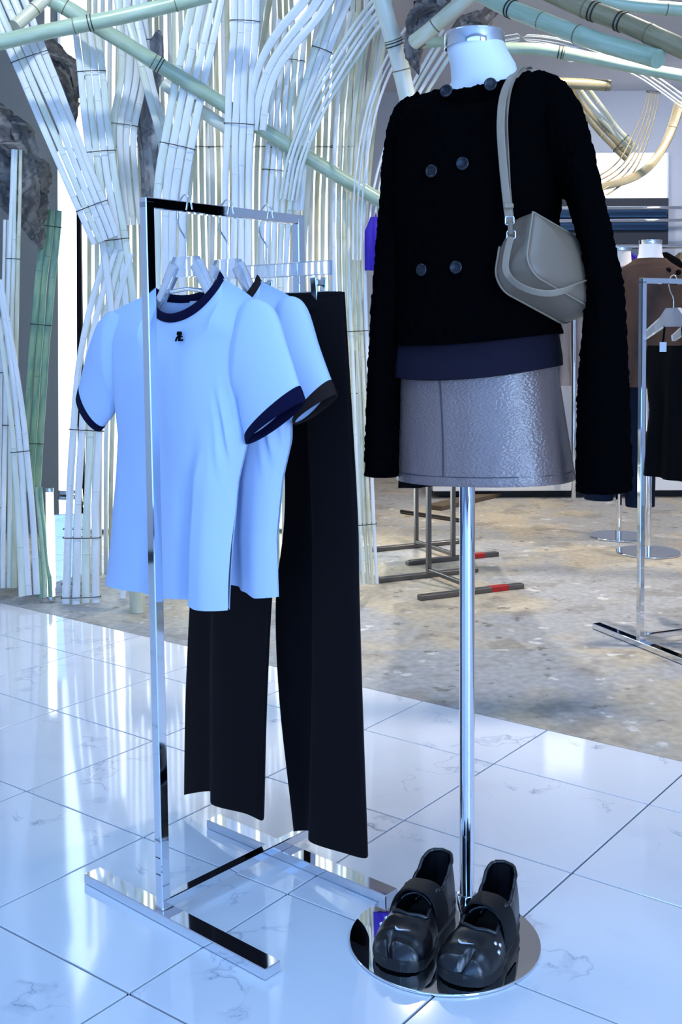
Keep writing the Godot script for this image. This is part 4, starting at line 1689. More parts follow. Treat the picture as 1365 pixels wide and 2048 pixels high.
func build_bamboo() -> void:
	var pale := [M.slat0, M.slat0, M.slat1]
	var cream := [M.slat1, M.slat2, M.slat0]
	var green := [M.slat3]
	# front layer, picture left to right
	sheaf("wide sheaf of pale slats slanting down past the thick pole into the column foot", [[-14, -60], [30, 45], [75, 150], [125, 270], [170, 380], [212, 480]], 4.30, 4.42, 84, 62, 5, [0.35, 0.86], pale, 1)
	sheaf("upright sheaf of pale slats tied below the crossing poles above the tee shoulder", [[172, 40], [182, 130], [192, 230], [208, 360], [228, 480], [243, 600], [250, 720]], 4.42, 4.50, 56, 62, 4, [0.22, 0.45, 0.70], pale, 2)
	sheaf("sheaf of pale slats standing on the concrete beside the bright light column", [[238, 500], [205, 620], [184, 740], [172, 880], [166, 1010], [163, 1120], [162, 1213]], 4.48, 4.42, 56, 78, 4, [0.52, 0.80, 0.965], pale, 3, "tied sheaves of split bamboo slats", 0.16)
	sheaf("short fan of curved slats beneath a flat tied slab", [[262, -40], [266, 60], [268, 110], [262, 170], [250, 230], [246, 290], [250, 350], [262, 450]], 4.60, 4.70, 70, 46, 4, [0.22, 0.66], pale, 4)
	sheaf("sheaf of pale slats leaning left into the rack top", [[425, -50], [408, 40], [385, 150], [362, 260], [345, 355], [338, 460], [338, 600], [345, 720]], 4.36, 4.46, 68, 72, 4, [0.52], pale, 5)
	sheaf("narrow pair of slats crossing behind the leaning sheaf", [[262, 20], [280, 90], [300, 180], [320, 250], [338, 330], [352, 430], [358, 520]], 4.55, 4.60, 34, 34, 2, [], pale, 6)
	sheaf("straight upright sheaf of four pale slats in front of the long diagonal pole", [[492, -50], [490, 60], [482, 180], [477, 300], [474, 420], [472, 560], [470, 760]], 4.34, 4.46, 58, 62, 4, [0.17, 0.44], pale, 7)
	sheaf("broad smooth slats bowing left from the ceiling over the upright sheaf", [[670, -60], [625, 15], [575, 75], [540, 130], [520, 190], [512, 260]], 4.28, 4.40, 62, 46, 3, [], [M.slat0], 8, "tied sheaves of split bamboo slats", 0.03)
	sheaf("upright sheaf of slats with open slits under the bowed slats", [[585, 40], [578, 120], [572, 185], [565, 270], [556, 380], [548, 500], [545, 640], [540, 820]], 4.46, 4.56, 66, 66, 5, [0.19, 0.55], pale, 9, "tied sheaves of split bamboo slats", 0.2)
	sheaf("sheaf of pale slats curving from the top down to the upright slats", [[700, -50], [672, 30], [645, 100], [620, 180], [604, 240], [596, 320], [590, 420]], 4.38, 4.50, 46, 34, 3, [0.36], pale, 10)
	sheaf("bundle of narrow slats arching steeply towards the diagonal pole", [[768, 5], [722, 65], [680, 130], [640, 200], [610, 270], [590, 330], [578, 400]], 4.32, 4.46, 52, 40, 5, [], pale, 11, "tied sheaves of split bamboo slats", 0.2)
	sheaf("loose upright bundle of narrow cream slats standing beside the black sleeve", [[738, 30], [720, 120], [706, 240], [700, 360], [698, 480], [702, 640], [710, 800], [716, 960], [722, 1080], [728, 1170]], 4.56, 4.66, 84, 62, 7, [0.58, 0.86], cream, 12, "tied sheaves of split bamboo slats", 0.22)
	sheaf("thin rods sweeping from above the driftwood down to the loose bundle", [[880, -30], [828, 50], [782, 120], [752, 190], [734, 260], [722, 340], [716, 420], [714, 520]], 4.30, 4.46, 34, 22, 3, [], [M.slat0], 13, "tied sheaves of split bamboo slats", 0.45)
	sheaf("thin slats fanning up behind the jacket shoulder", [[905, 70], [862, 140], [822, 210], [788, 290], [764, 370], [750, 460]], 4.50, 4.56, 56, 30, 4, [], pale, 14, "tied sheaves of split bamboo slats", 0.4)
	sheaf("green sheaf of three slats tied above and below beside the light column", [[104, 420], [98, 488], [88, 590], [78, 700], [68, 850], [62, 960], [60, 985]], 4.75, 4.80, 42, 40, 3, [0.13, 0.46, 0.76], green, 15)
	sheaf("outermost narrow slats at the left edge in front of the dark gap", [[14, 440], [10, 600], [6, 760], [4, 900], [2, 1040], [0, 1165]], 4.5, 4.55, 16, 22, 2, [0.4, 0.8], cream, 21, "tied sheaves of split bamboo slats", 0.2)
	sheaf("leaning grey-white slats at the left foot of the installation", [[-6, 560], [14, 680], [30, 800], [42, 920], [50, 1040], [58, 1190]], 4.35, 4.40, 26, 44, 3, [0.6], pale, 16)
	sheaf("slender upright slats rising past the dark driftwood", [[33, 300], [30, 420], [26, 560], [22, 720], [20, 900], [18, 1050], [18, 1175]], 4.45, 4.50, 22, 34, 3, [0.3, 0.62], cream, 17)
	sheaf("short green slats at the foot beside the mirror plinth", [[72, 975], [80, 1060], [86, 1130], [90, 1195]], 4.42, 4.42, 26, 30, 3, [], [M.slat4, M.slat3], 18)
	sheaf("splayed foot slats under the white tees", [[300, 900], [292, 1000], [284, 1100], [278, 1212]], 4.62, 4.52, 74, 84, 4, [0.8], cream, 19, "tied sheaves of split bamboo slats", 0.35)
	sheaf("foot slats seen between the tee hem and the dark trousers", [[350, 900], [344, 1000], [340, 1100], [338, 1195]], 4.70, 4.66, 60, 60, 4, [0.85], cream, 20, "tied sheaves of split bamboo slats", 0.3)
	# rear layer of upright slats in front of the backlit wall
	var spec := [[206, 60], [268, 62], [330, 60], [392, 64], [452, 60], [512, 64], [574, 60], [634, 62], [690, 54]]
	for k in spec.size():
		rng.seed = 300 + k
		var x: float = spec[k][0]
		var j1 := rng.randf_range(-26, 26)
		var j2 := rng.randf_range(-18, 18)
		sheaf("rear sheaf of upright cream slats against the glowing wall, %s from the light column" % ["first", "second", "third", "fourth", "fifth", "sixth", "seventh", "eighth", "ninth"][k], [[x + j1, -60], [x + j1 * 0.5, 200], [x, 420], [x + j2 * 0.4, 700], [x + j2, 950], [x + j2, 1168]], 5.05, 4.98, 66, 58, 5, [0.33, 0.7], cream, 40 + k, "rear sheaves of upright slats", 0.24)
	for k in 5:
		rng.seed = 500 + k
		var x0 := 240.0 + 120.0 * k
		sheaf("slanting rear slats crossing the upright ones, %s from the light column" % ["first", "second", "third", "fourth", "fifth"][k], [[x0 + 60, -60], [x0 + 30, 150], [x0 + 4, 420], [x0 - 14, 700]], 4.86, 4.9, 30, 34, 2, [], cream, 60 + k, "slanting rear slats", 0.2)
	# whole poles
	pole("thick pale green bamboo pole crossing the top of the slats", [[-40, 94], [80, 66], [200, 42], [300, 20], [420, -10]], 4.05, 4.10, 31, [0.39, 0.86], M.slat4, "whole bamboo poles overhead", [0.47])
	pole("long pale green bamboo pole running diagonally down to the jacket sleeve", [[80, -14], [160, 32], [255, 90], [345, 146], [430, 198], [530, 262], [640, 330], [760, 400], [860, 455]], 4.20, 4.60, 31, [0.10, 0.33, 0.72], M.slat4, "whole bamboo poles overhead", [0.345])
	pole("short bamboo stub poking out above the thick pole", [[30, 52], [62, 24], [100, -12]], 4.15, 4.2, 26, [0.6], M.slat2)
	pole("pale pole behind the leaning sheaf under the diagonal pole", [[330, 168], [380, 206], [430, 240], [500, 288]], 4.52, 4.47, 26, [0.4], M.slat1)
	pole("upright cream pole coming down beside the driftwood to the jacket shoulder", [[758, -20], [778, 50], [796, 110], [812, 180], [828, 250]], 4.10, 4.25, 35, [0.38, 0.62], M.slat1, "whole bamboo poles overhead", [0.42])
	pole("short cream pole with a pointed end beside the neck cap", [[945, -14], [895, 30], [858, 62], [829, 84]], 3.60, 3.70, 31, [0.55], M.slat2)
	pole("pale green pole with a capped end pointing over the jacket shoulder", [[930, -30], [1010, 12], [1100, 48], [1200, 84], [1318, 118]], 3.40, 3.00, 34, [0.46, 0.66], M.slat4, "whole bamboo poles overhead", [0.30], true)
	pole("tan pole lying above the capped pole at the top right", [[1085, -22], [1160, 12], [1240, 42], [1310, 72], [1400, 112]], 3.20, 2.95, 37, [0.30, 0.72], M.tan, "whole bamboo poles overhead", [0.34, 0.52])
	pole("pale green pole running level along the top right", [[1180, -6], [1260, 10], [1400, 22]], 3.5, 3.5, 27, [0.75], M.slat4)
	pole("thin green pole bowing across behind the neck", [[930, 105], [1010, 98], [1090, 100], [1180, 116], [1300, 140], [1420, 160]], 4.1, 4.0, 24, [0.5], M.slat4, "whole bamboo poles overhead", [0.48])
	pole("far green pole passing behind the cream pole and the neck", [[820, 88], [870, 84], [930, 86]], 4.5, 4.5, 22, [], M.slat4)
	pole("honey coloured bamboo stub behind the jacket shoulder", [[1110, 166], [1160, 168], [1221, 171]], 4.3, 4.3, 22, [0.9], M.tan)
	# hanging strips on the right
	sheaf("bundle of thin strips hanging in a curve from the ceiling hook", [[1308, 184], [1300, 225], [1285, 270], [1262, 320], [1235, 350], [1200, 372]], 4.6, 4.4, 26, 52, 5, [0.02], [M.tan], 81, "hanging bamboo strips", 0.62)
	sheaf("wide twisted bamboo strip swinging up to the ceiling hook", [[1358, 202], [1345, 250], [1325, 300], [1295, 340], [1255, 362], [1205, 374]], 4.5, 4.4, 22, 16, 1, [], [M.tan], 82, "hanging bamboo strips", 0.05)
	sheaf("flat tied strips slanting down from the shoulder with a frayed end", [[1150, 174], [1195, 232], [1225, 268], [1262, 308]], 4.36, 4.6, 44, 40, 4, [0.85], [M.tan, M.slat2], 83, "hanging bamboo strips", 0.06)
	sheaf("light strips springing over the jacket shoulder towards the ceiling", [[960, 92], [1040, 76], [1120, 84], [1200, 110], [1290, 150], [1400, 230]], 4.3, 4.2, 14, 30, 4, [], [M.slat0, M.slat1], 84, "hanging bamboo strips", 0.5)
	# driftwood
	driftwood("grey driftwood branch behind the slanting sheaf below the thick pole", [[60, 60], [100, 110], [125, 150], [135, 200], [150, 250]], 4.75, 4.8, [30.0, 70.0, 84.0, 60.0, 18.0], 201, M.driftwood)
	driftwood("dark knotted driftwood stump at the left edge beside the slender slats", [[-20, 200], [5, 260], [25, 330], [50, 400], [70, 450], [84, 500]], 4.6, 4.7, [60.0, 96.0, 110.0, 110.0, 70.0, 14.0], 202, M.driftwood)
	driftwood("blue-grey driftwood trunk seen between the fan and the leaning sheaf", [[318, 60], [304, 160], [296, 260], [300, 360], [306, 460]], 4.85, 4.9, [40.0, 54.0, 56.0, 48.0, 40.0], 203, M.driftwood_pale)
	driftwood("gnarled root hanging from the top beside the cream pole", [[880, -20], [860, 15], [838, 60], [828, 105], [838, 150]], 4.0, 4.05, [120.0, 84.0, 60.0, 44.0, 10.0], 204, M.driftwood)
	driftwood("flat piece of bark behind the pointed cream pole", [[905, 62], [940, 44], [975, 30], [1010, 14]], 4.3, 4.35, [30.0, 46.0, 40.0, 12.0], 205, M.driftwood)

# ------------------------------------------------------------------ far end of the shop
func rack_at(label: String, base: Vector3, dir: Vector3, away: Vector3, len0: float, rail: float, hgt: float, m: Material, called := "clothes_rack") -> Node3D:
	# base: foot of the first post; dir: along the base rails; away: along the bar
	var t := thing(called, label, "rack", base)
	var B := Basis(dir, Vector3.UP, -away)
	for k in 2:
		var c := base + away * (len0 * k)
		var mb := MB.new()
		mb.box(c + Vector3(0, 0.011, 0), B, Vector3(rail, 0.02, 0.034), 0.002)
		part("base_rail", mb, m, t)
		mb = MB.new()
		mb.box(c + Vector3(0, hgt * 0.5 + 0.01, 0), B, Vector3(0.02, hgt - 0.02, 0.02), 0.002)
		part("post", mb, m, t)
	var mb2 := MB.new()
	mb2.box(base + away * (len0 * 0.5) + Vector3(0, hgt, 0), B, Vector3(0.02, 0.02, len0 + 0.02), 0.002)
	part("hanging_bar", mb2, m, t)
	mb2 = MB.new()
	mb2.box(base + away * (len0 * 0.5) + Vector3(0, 0.03, 0), B, Vector3(0.018, 0.018, len0), 0.002)
	part("crossbar", mb2, m, t)
	return t

func hung_piece(called: String, label: String, cat: String, c: Vector3, ex: Vector3, outline: Array, thick: float, m: Material, group := "", sd := 1) -> Node3D:
	# a flat garment: left and right edge by height [[y, left, right], ...], top row first
	var root := thing(called, label, cat, c + Vector3(0, outline[-1][0], 0), group)
	var ez := ex.cross(Vector3.UP).normalized()
	var nz := noise(3.0, sd, 2)
	var mb := MB.new()
	var rows := []
	var L := outline.map(func(w): return [-w[0], w[1]])
	var R := outline.map(func(w): return [-w[0], w[2]])
	for j in 31:
		var y := lerpf(outline[0][0], outline[-1][0], j / 30.0)
		var l := lut(L, -y)
		var r := lut(R, -y)
		var ring := PackedVector3Array()
		for k in 40:
			var an := TAU * k / 40
			var x := cos(an)
			var q := j / 30.0
			var wv := 0.5 * thick * q * sin(x * 9.0 + sd) + 0.4 * thick * nz.get_noise_2d(x * 0.5 + sd, y)
			ring.append(c + ex * lerpf(l, r, 0.5 + 0.5 * x) + Vector3(0, y, 0) + ez * (thick * sin(an) * (0.5 + 0.5 * q) + wv))
		rows.append(ring)
	mb.grid(rows, true)
	mb.cap(rows[0])
	part("cloth", mb, m, root)
	return root

func simple_hanger(label: String, c: Vector3, ex: Vector3, bar: float, group: String) -> void:
	var o := thing("hanger", label, "hanger", c + Vector3(0, bar - 0.2, 0), group)
	var ez := ex.cross(Vector3.UP).normalized()
	var mb := MB.new()
	mb.prism(PackedVector2Array([Vector2(-0.03, bar - 0.09), Vector2(0.03, bar - 0.09), Vector2(0.06, bar - 0.12), Vector2(0.17, bar - 0.185), Vector2(0.165, bar - 0.205), Vector2(0.05, bar - 0.155), Vector2(-0.05, bar - 0.155), Vector2(-0.165, bar - 0.205), Vector2(-0.17, bar - 0.185), Vector2(-0.06, bar - 0.12)]), c - ez * 0.008, ex, Vector3.UP, ez * 0.016)
	part("body", mb, M.acrylic, o)
	mb = MB.new()
	var pts := []
	var cc := [Vector2(0, bar - 0.1), Vector2(0, bar - 0.06), Vector2(-0.018, bar - 0.03), Vector2(-0.024, bar - 0.004), Vector2(-0.014, bar + 0.016), Vector2(0.004, bar + 0.022), Vector2(0.018, bar + 0.008)]
	for k in 25:
		var q: Vector2 = crv(cc, k / 24.0)
		pts.append(c + ex * q.x + Vector3(0, q.y, 0))
	mb.tube(pts, 0.0017, 8)
	part("hook", mb, M.chrome, o)

func form_stand(label: String, c: Vector3, r: float, top: float, yaw: float, cloth: Callable) -> void:
	var t := thing("bust_form", label, "mannequin", c, "dressed bust forms at the far end")
	var mb := MB.new()
	mb.lathe([[0.0, 0.001], [r - 0.002, 0.001], [r, 0.003], [r, 0.008], [r - 0.003, 0.010], [0.0, 0.010]], c, 64)
	part("base_plate", mb, M.mirror, t)
	mb = MB.new()
	mb.tube([c + Vector3(0, 0.01, 0), c + Vector3(0, 0.9, 0)], 0.016, 20)
	part("pole", mb, M.chrome, t)
	mb = MB.new()
	var rows := []
	for q in [[0.86, 0.10, 0.07], [0.95, 0.14, 0.10], [1.12, 0.11, 0.08], [1.30, 0.135, 0.095], [1.42, 0.14, 0.085], [1.46, 0.10, 0.07], [1.49, 0.07, 0.06], [1.53, 0.056, 0.054], [1.58, 0.053, 0.052]]:
		var ring := PackedVector3Array()
		for k in 40:
			var v := Vector3(cos(TAU * k / 40) * q[1], q[0] * top / 1.6, -sin(TAU * k / 40) * q[2]).rotated(Vector3.UP, yaw)
			ring.append(c + v)
		rows.append(ring)
	mb.grid(rows, true)
	part("torso", mb, M.neck, t)
	mb = MB.new()
	var y0 := 1.58 * top / 1.6
	mb.lathe([[0.053, y0 - 0.002], [0.055, y0], [0.055, y0 + 0.016], [0.053, y0 + 0.018], [0.0, y0 + 0.018]], c, 40)
	part("neck_cap", mb, M.mirror, t)

func torso_garment(called: String, label: String, cat: String, c: Vector3, yaw: float, prof: Array, m: Material) -> Node3D:
	# prof rows: [y, half width, half depth]
	var root := thing(called, label, cat, c + Vector3(0, prof[-1][0], 0))
	var mb := MB.new()
	var rows := []
	for q in prof:
		var ring := PackedVector3Array()
		for k in 56:
			var an := TAU * k / 56
			ring.append(c + Vector3(cos(an) * q[1], q[0], -sin(an) * q[2] * (1.0 + 0.03 * sin(an * 6.0))).rotated(Vector3.UP, yaw))
		rows.append(ring)
	mb.grid(rows, true)
	part("body", mb, m, root)
	return root

func sleeve_part(root: Node3D, c: Vector3, yaw: float, path: Array, m: Material) -> void:
	var mb := MB.new()
	var pts := []
	var rad := []
	for k in 20:
		var q: Vector3 = crv(path.map(func(w): return Vector3(w[0], w[1], w[2])), k / 19.0)
		pts.append(c + q.rotated(Vector3.UP, yaw))
		rad.append(crv(path.map(func(w): return w[3]), k / 19.0))
	mb.tube(pts, rad, 20)
	part("sleeve", mb, m, root)

func glow_panel(label: String, c: Vector3, size: Vector2, facing: Vector3, color: Color, seen: float, lit: float) -> void:
	var t := thing("wall_light", label, "light", c - Vector3(0, size.y / 2, 0))
	var ex := Vector3.UP.cross(facing).normalized()
	var B := Basis(ex, Vector3.UP, facing)
	var mb := MB.new()
	mb.box(c - facing * 0.02, B, Vector3(size.x + 0.04, size.y + 0.02, 0.03), 0.004)
	part("frame", mb, M.white_paint, t)
	mb = MB.new()
	mb.box(c, B, Vector3(size.x, size.y, 0.01), 0.002)
	part("diffuser", mb, glow(color, seen), t)
	if lit > 0: area("light_panel_light", c + facing * 0.02, facing, size, color, lit)

func light_tube(label: String, a: Vector3, b: Vector3, r: float, color: Color, seen: float, lit: float) -> void:
	var t := thing("light_tube", label, "light", a, "glowing white tubes by the bamboo")
	var mb := MB.new()
	mb.tube([a, b], r, 24)
	part("tube", mb, glow(color, seen), t)
	for q in [[a, 1.0], [b, -1.0]]:
		mb = MB.new()
		var d: Vector3 = (b - a).normalized() * q[1]
		mb.tube([q[0] - d * 0.004, q[0] + d * 0.012], r * 1.06, 24)
		part("end_cap", mb, M.chrome_soft, t)
	if lit > 0:
		var f := Vector3(-a.x, 0, -a.z).normalized()
		area("light_tube_light", (a + b) * 0.5 + f * (r + 0.01), f, Vector2(r * 2, a.distance_to(b)), color, lit)

func build_back() -> void:
	# glowing wall behind the bamboo
	glow_panel("tall backlit white wall panel behind the rear bamboo slats", Vector3(-0.73, 1.52, -5.95), Vector2(1.52, 2.98), Vector3(0, 0, 1), Color(0.93, 0.98, 1.0), 1.5, 0.55)
	light_tube("thick white light column standing behind the slanting sheaf", at(136, 985, 5.1), at(134, 300, 5.1), 0.042, Color(0.86, 0.97, 1.0), 1.5, 0.6)
	light_tube("slim white light tube hanging through the crossing poles", at(95, 158, 4.9), at(95, -60, 4.9), 0.012, Color(0.92, 0.98, 1.0), 1.6, 0.0)
	light_tube("short white light tube standing on the floor at the mirror plinth", at(103, 1198, 4.44), at(99, 978, 4.44), 0.0155, Color(0.92, 0.98, 1.0), 2.2, 0.8)
	# mirror plinth
	var mb := MB.new()
	var pc := fl(105, 1200)
	pc = Vector3(pc.x - 0.06, 0, pc.z - 0.44)
	mb.box(pc + Vector3(0, 0.172, 0), Basis(Vector3.UP, 0.24), Vector3(0.17, 0.342, 0.80), 0.003)
	solo("plinth", mb, M.mirror, pc, "mirror-clad plinth under the thick light column", "plinth")
	mb = MB.new()
	mb.tube([fl(275, 1224) + Vector3(0, 0.001, 0), fl(275, 1224) + Vector3(0, 0.4, 0)], 0.03, 20)
	solo("bamboo_stump", mb, M.slat2, fl(275, 1224), "honey coloured bamboo stump on the concrete below the tee hem", "bamboo")
	mb = MB.new()
	mb.box(at(160, 700, 5.4) * Vector3(1, 0, 1) + Vector3(0, 1.0, 0), Basis.IDENTITY, Vector3(0.03, 2.0, 0.03), 0.003)
	solo("navy_post", mb, M.ink, at(160, 700, 5.4) * Vector3(1, 0, 1), "slim navy post standing behind the light column", "post")
	# twin racks in the middle distance, seen under the jacket
	var dir := Vector3(0.905, 0, -0.425).normalized()
	var aw := Vector3(0.425, 0, 0.905).normalized()
	var specs := [["steel clothes rack with red-taped rail ends behind the bust form pole", fl(833, 1095), 0.36], ["steel clothes rack nearer the marble with red tape on its rail end", fl(858, 1154), 0.36]]
	for k in 2:
		var base: Vector3 = specs[k][1]
		var rk := rack_at(specs[k][0], base, dir, aw, specs[k][2], 0.50, 1.28, M.steel)
		var tp := MB.new()
		tp.box(base + aw * specs[k][2] + dir * 0.13 + Vector3(0, 0.0115, 0), Basis(dir, Vector3.UP, -aw), Vector3(0.085, 0.0215, 0.0355), 0.001)
		part("tape", tp, M.red_tape, rk, "band of red tape")
		for j in 2:
			hung_piece(["black_dress", "grey_coat"][j], [["black dress on the rear steel rack behind the bust form", "grey coat at the end of the rear steel rack"], ["black dress on the nearer steel rack behind the bust form", "grey coat at the end of the nearer steel rack"]][k][j], ["dress", "coat"][j], base + aw * (0.10 + 0.16 * j), dir, [[1.26, -0.06, 0.06], [1.22, -0.19, 0.19], [0.9, -0.17, 0.17], [0.42 if j == 0 else 0.55, -0.2, 0.2]], 0.022, [M.black_cloth, M.grey_cloth][j], "clothes on the steel racks", 5 + k * 2 + j)
	# right-hand chrome rack
	var b2 := fl(1281, 1292)
	var d2 := Vector3(0.391, 0, 0.92).normalized()
	var a2 := Vector3(0.92, 0, -0.391).normalized()
	rack_at("chrome clothes rack on the concrete holding black tops on clear hangers", b2, d2, a2, 0.75, 0.50, 1.25, M.chrome)
	var ex := d2
	for k in 3:
		var c := b2 + a2 * (0.13 + 0.14 * k)
		simple_hanger(["clear hanger in the first black top on the right-hand chrome rack", "clear hanger in the second black top on the right-hand chrome rack", "clear hanger in the third black top on the right-hand chrome rack"][k], c, ex, 1.25, "clear hangers on the right-hand rack")
		var g := hung_piece("camisole", ["black strappy camisole with a white tag, beside the rack post on the right", "black strappy top behind the tagged camisole", "black strappy top furthest from the rack post on the right"][k], "top", c, ex, [[1.03, -0.13, 0.13], [0.98, -0.15, 0.15], [0.80, -0.135, 0.14], [0.62, -0.165, 0.165], [0.57 - 0.01 * k, -0.17, 0.17]], 0.03, M.black_cloth, "black tops on the right-hand rack", 20 + k)
		for s in [-0.055, 0.055]:
			var sm := MB.new()
			sm.tube([c + ex * s + Vector3(0, 1.02, 0), c + ex * (s * 0.8) + Vector3(0, 1.10, 0)], 0.004, 8)
			part("strap", sm, M.black_cloth, g)
		if k == 0:
			var tg := MB.new()
			var tc := at(1327, 694, 3.66)
			tg.box(tc, Basis(VIEW.x, Vector3.UP, VIEW.z).rotated(Vector3.UP, 0.3), Vector3(0.026, 0.032, 0.001))
			part("tag", tg, M.label, g, "small white swing tag")
	# dressed forms further back
	var f2 := fl(1297, 1106)
	form_stand("white bust form in a brown blouse behind the right-hand rack", f2, 0.155, 1.53, 0.1, func(): pass)
	var bl := torso_garment("blouse", "brown spotted blouse on the far bust form", "blouse", f2, 0.1, [[0.82, 0.19, 0.13], [1.0, 0.165, 0.115], [1.2, 0.165, 0.115], [1.32, 0.18, 0.115], [1.385, 0.16, 0.095], [1.42, 0.10, 0.075], [1.44, 0.075, 0.066]], M.brown_cloth)
	for s in [-1.0, 1.0]:
		sleeve_part(bl, f2, 0.1, [[0.13 * s, 1.36, 0.0, 0.06], [0.19 * s, 1.28, 0.0, 0.062], [0.22 * s, 1.08, 0.02, 0.055], [0.24 * s, 0.86, 0.04, 0.05]], M.brown_cloth)
	rng.seed = 91
	for k in 9:
		var sp := MB.new()
		var q := at(1268 + rng.randf() * 96, 536 + rng.randf() * 40, 5.26)
		sp.lathe([[0.014, -0.002], [0.014, 0.002], [0.0, 0.003]], q, 7, Basis(Vector3.RIGHT, PI / 2) * Basis(Vector3.UP, rng.randf() * 3.0))
		part("spot", sp, M.ink, bl)
	var f1 := fl(1238, 1074)
	form_stand("white bust form in navy trousers behind the black sleeve", f1, 0.155, 1.53, -0.1, func(): pass)
	var tt := thing("cropped_trousers", "navy cropped trousers on the bust form behind the black sleeve", "trousers", f1 + Vector3(0, 0.22, 0))
	for s in [-1.0, 1.0]:
		var lm := MB.new()
		var pts := []
		var rad := []
		for k in 12:
			pts.append(f1 + Vector3(s * (0.085 + 0.02 * k / 11.0), lerpf(1.0, 0.20 - 0.03 * (s + 1) * 0.5, k / 11.0), 0.01 + 0.02 * s))
			rad.append(lerpf(0.105, 0.075, k / 11.0))
		lm.tube(pts, rad, 24)
		part("leg", lm, M.denim, tt)
	torso_garment("shirt", "white shirt above the navy cropped trousers", "shirt", f1, -0.1, [[0.92, 0.20, 0.14], [1.1, 0.17, 0.12], [1.3, 0.185, 0.12], [1.385, 0.165, 0.1], [1.43, 0.085, 0.07]], M.grey_cloth)
	# low platform along the far wall
	mb = MB.new()
	mb.box(Vector3(2.1, 0.10, -7.75), Basis.IDENTITY, Vector3(3.0, 0.10, 1.1), 0.004)
	solo("display_platform", mb, M.white_paint, Vector3(2.1, 0.0, -7.75), "low white platform in front of the far wall", "platform")
	mb = MB.new()
	mb.box(Vector3(2.1, 0.025, -7.78), Basis.IDENTITY, Vector3(2.9, 0.05, 1.0))
	solo("platform_base", mb, M.dark_metal, Vector3(2.1, 0.0, -7.78), "recessed black base under the low white platform", "platform")
	# bright clerestory light, dark band and blue glass shelf on the far wall
	glow_panel("bright white wall light panel above the dark band on the far wall", at(1215, 352, 8.86), Vector2(0.96, 0.36), Vector3(0, 0, 1), Color(0.97, 0.99, 1.0), 1.0, 0.06)
	mb = MB.new()
	mb.box(at(1215, 444, 8.85), Basis.IDENTITY, Vector3(0.96, 0.37, 0.1), 0.004)
	solo("wall_unit", mb, M.slate, at(1215, 490, 8.85), "dark slate wall unit under the bright light panel", "unit")
	for k in 2:
		mb = MB.new()
		mb.box(at(1215, 428 + 25 * k, 8.78), Basis.IDENTITY, Vector3(0.95, 0.058, 0.02), 0.003)
		solo("glass_panel", mb, M.blue_panel, at(1215, 428 + 25 * k, 8.78), ["upper blue glass strip on the dark wall unit", "lower blue glass strip on the dark wall unit"][k], "panel", "blue glass strips")
		mb = MB.new()
		mb.tube([at(1100, 417 + 25 * k, 8.7), at(1420, 415 + 25 * k, 8.7)], 0.013, 12)
		solo("wall_rail", mb, M.chrome, at(1100, 417 + 25 * k, 8.7), ["upper chrome rail in front of the blue glass strips", "lower chrome rail in front of the blue glass strips"][k], "rail", "chrome wall rails")
	# a long far rail crowded with clothes
	var rb := Vector3(1.25, 0, -7.6)
	var fr := thing("garment_rail", "long chrome garment rail crowded with clothes in front of the far wall", "rail", rb)
	for s in [0.0, 1.6]:
		mb = MB.new()
		mb.tube([rb + Vector3(s, 0.15, 0), rb + Vector3(s, 1.68, 0)], 0.014, 12)
		part("post", mb, M.chrome, fr)
	mb = MB.new()
	mb.tube([rb + Vector3(-0.05, 1.68, 0), rb + Vector3(1.65, 1.68, 0)], 0.014, 12)
	part("hanging_bar", mb, M.chrome, fr)
	var cols := [[M.purple, "purple"], [M.black_cloth, "black"], [M.grey_cloth, "pale grey"], [M.brown_cloth, "brown"], [M.denim, "navy"], [M.beige, "beige"]]
	for k in 12:
		var cc: Array = cols[[0, 2, 2, 1, 4, 0, 3, 1, 5, 2, 4, 1][k]]
		hung_piece("garment", "%s garment on the far rail, %s from the bust form side" % [cc[1], ["first", "second", "third", "fourth", "fifth", "sixth", "seventh", "eighth", "ninth", "tenth", "eleventh", "twelfth"][k]], "garment", rb + Vector3(0.1 + 0.125 * k, 0, 0), Vector3(0.45, 0, 0.89), [[1.64, -0.03, 0.03], [1.57, -0.18, 0.18], [1.2, -0.17, 0.17], [0.7 + 0.03 * (k % 4), -0.19, 0.19]], 0.02, cc[0], "clothes on the far rail", 40 + k)
	# slim purple cloth and a beige post seen beside the jacket
	var vd := hung_piece("purple_dress", "violet dress glimpsed between the loose bundle and the black sleeve", "dress", at(752, 640, 4.56) * Vector3(1, 0, 1), Vector3.RIGHT, [[1.56, -0.02, 0.02], [1.50, -0.045, 0.045], [1.34, -0.045, 0.055]], 0.01, M.purple, "", 8)
	mb = MB.new()
	mb.tube([at(752, 640, 4.56) * Vector3(1, 0, 1) + Vector3(0, 1.55, 0), at(752, 396, 4.56)], 0.003, 8)
	part("hanging_loop", mb, M.purple, vd)
	mb = MB.new()
	mb.tube([at(1148, 960, 7.1) * Vector3(1, 0, 1) + Vector3(0, 0.0, 0), at(1148, 960, 7.1) * Vector3(1, 0, 1) + Vector3(0, 1.5, 0)], 0.016, 16)
	solo("post", mb, M.chrome, at(1148, 960, 7.1) * Vector3(1, 0, 1), "slim chrome floor post behind the hanging bag", "post")
	# loose lengths on the concrete
	mb = MB.new()
	mb.tube([fl(803, 1023, 0.012), fl(930, 1042, 0.012)], 0.012, 12)
	solo("floor_tube", mb, M.steel, fl(803, 1023), "steel tube lying on the concrete beyond the racks", "tube")
	mb = MB.new()
	var pa := fl(868, 1020)
	var pb := fl(1040, 980)
	var pd := (pb - pa).normalized()
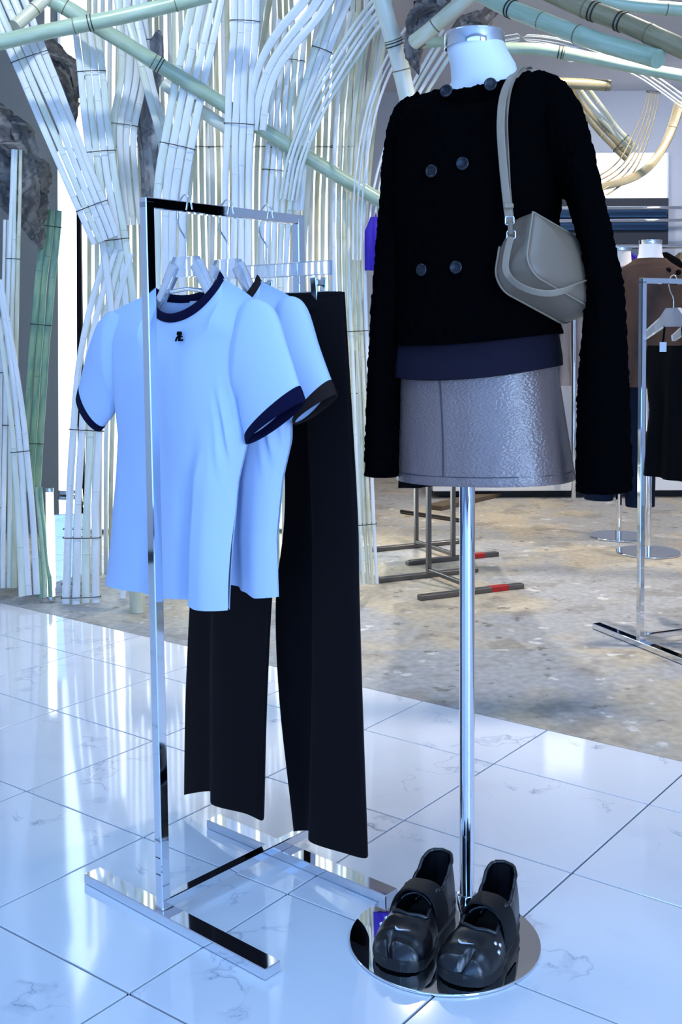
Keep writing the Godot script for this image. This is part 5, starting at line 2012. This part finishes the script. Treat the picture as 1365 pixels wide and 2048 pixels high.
	mb.box((pa + pb) * 0.5 + Vector3(0, 0.015, 0), Basis(pd, Vector3.UP, pd.cross(Vector3.UP)), Vector3(pa.distance_to(pb), 0.03, 0.12), 0.003)
	solo("plank", mb, M.plank, (pa + pb) * 0.5, "brown wooden plank lying on the concrete", "plank")

# ------------------------------------------------------------------ assembly
func _ready() -> void:
	VIEW = Basis(Vector3.RIGHT, deg_to_rad(PITCH)) * Basis(Vector3(0, 0, 1), deg_to_rad(ROLL))
	var cam := Camera3D.new()
	cam.name = "camera"
	add_child(cam)
	cam.projection = Camera3D.PROJECTION_FRUSTUM
	cam.near = 0.05
	cam.far = 60.0
	cam.size = 2048.0 / F * cam.near
	cam.frustum_offset = Vector2(0, -(1024.0 - CY) / F * cam.near)
	cam.transform = Transform3D(VIEW, Vector3(0, H, 0))
	cam.current = true
	var env := Environment.new()
	env.background_mode = Environment.BG_SKY
	var sky := Sky.new()
	var sm := ProceduralSkyMaterial.new()
	sm.sky_top_color = Color(0.40, 0.58, 0.92)
	sm.sky_horizon_color = Color(0.66, 0.80, 1.0)
	sm.ground_bottom_color = Color(0.35, 0.40, 0.48)
	sm.ground_horizon_color = Color(0.50, 0.58, 0.70)
	sm.sky_energy_multiplier = 0.9
	sky.sky_material = sm
	env.sky = sky
	env.tonemap_mode = Environment.TONE_MAPPER_LINEAR
	env.tonemap_exposure = 1.25
	env.sdfgi_enabled = true
	env.ssao_enabled = true
	env.ssil_enabled = true
	var we := WorldEnvironment.new()
	we.name = "environment"
	we.environment = env
	add_child(we)
	# daylight entering by the two windows
	var day := Color(0.46, 0.69, 1.0)
	area("glass_door_daylight", Vector3(2.45, 1.38, Z1 - 0.05), Vector3(0, 0, -1), Vector2(1.4, 2.7), Color(0.66, 0.81, 1.0), 3.6)
	area("shop_front_daylight", Vector3(-1.0, 1.45, Z1 - 0.05), Vector3(0, 0, -1), Vector2(4.6, 2.6), day, 0.70)
	build_materials()
	build_room()
	build_rack()
	build_bust()
	build_bamboo()
	build_back()
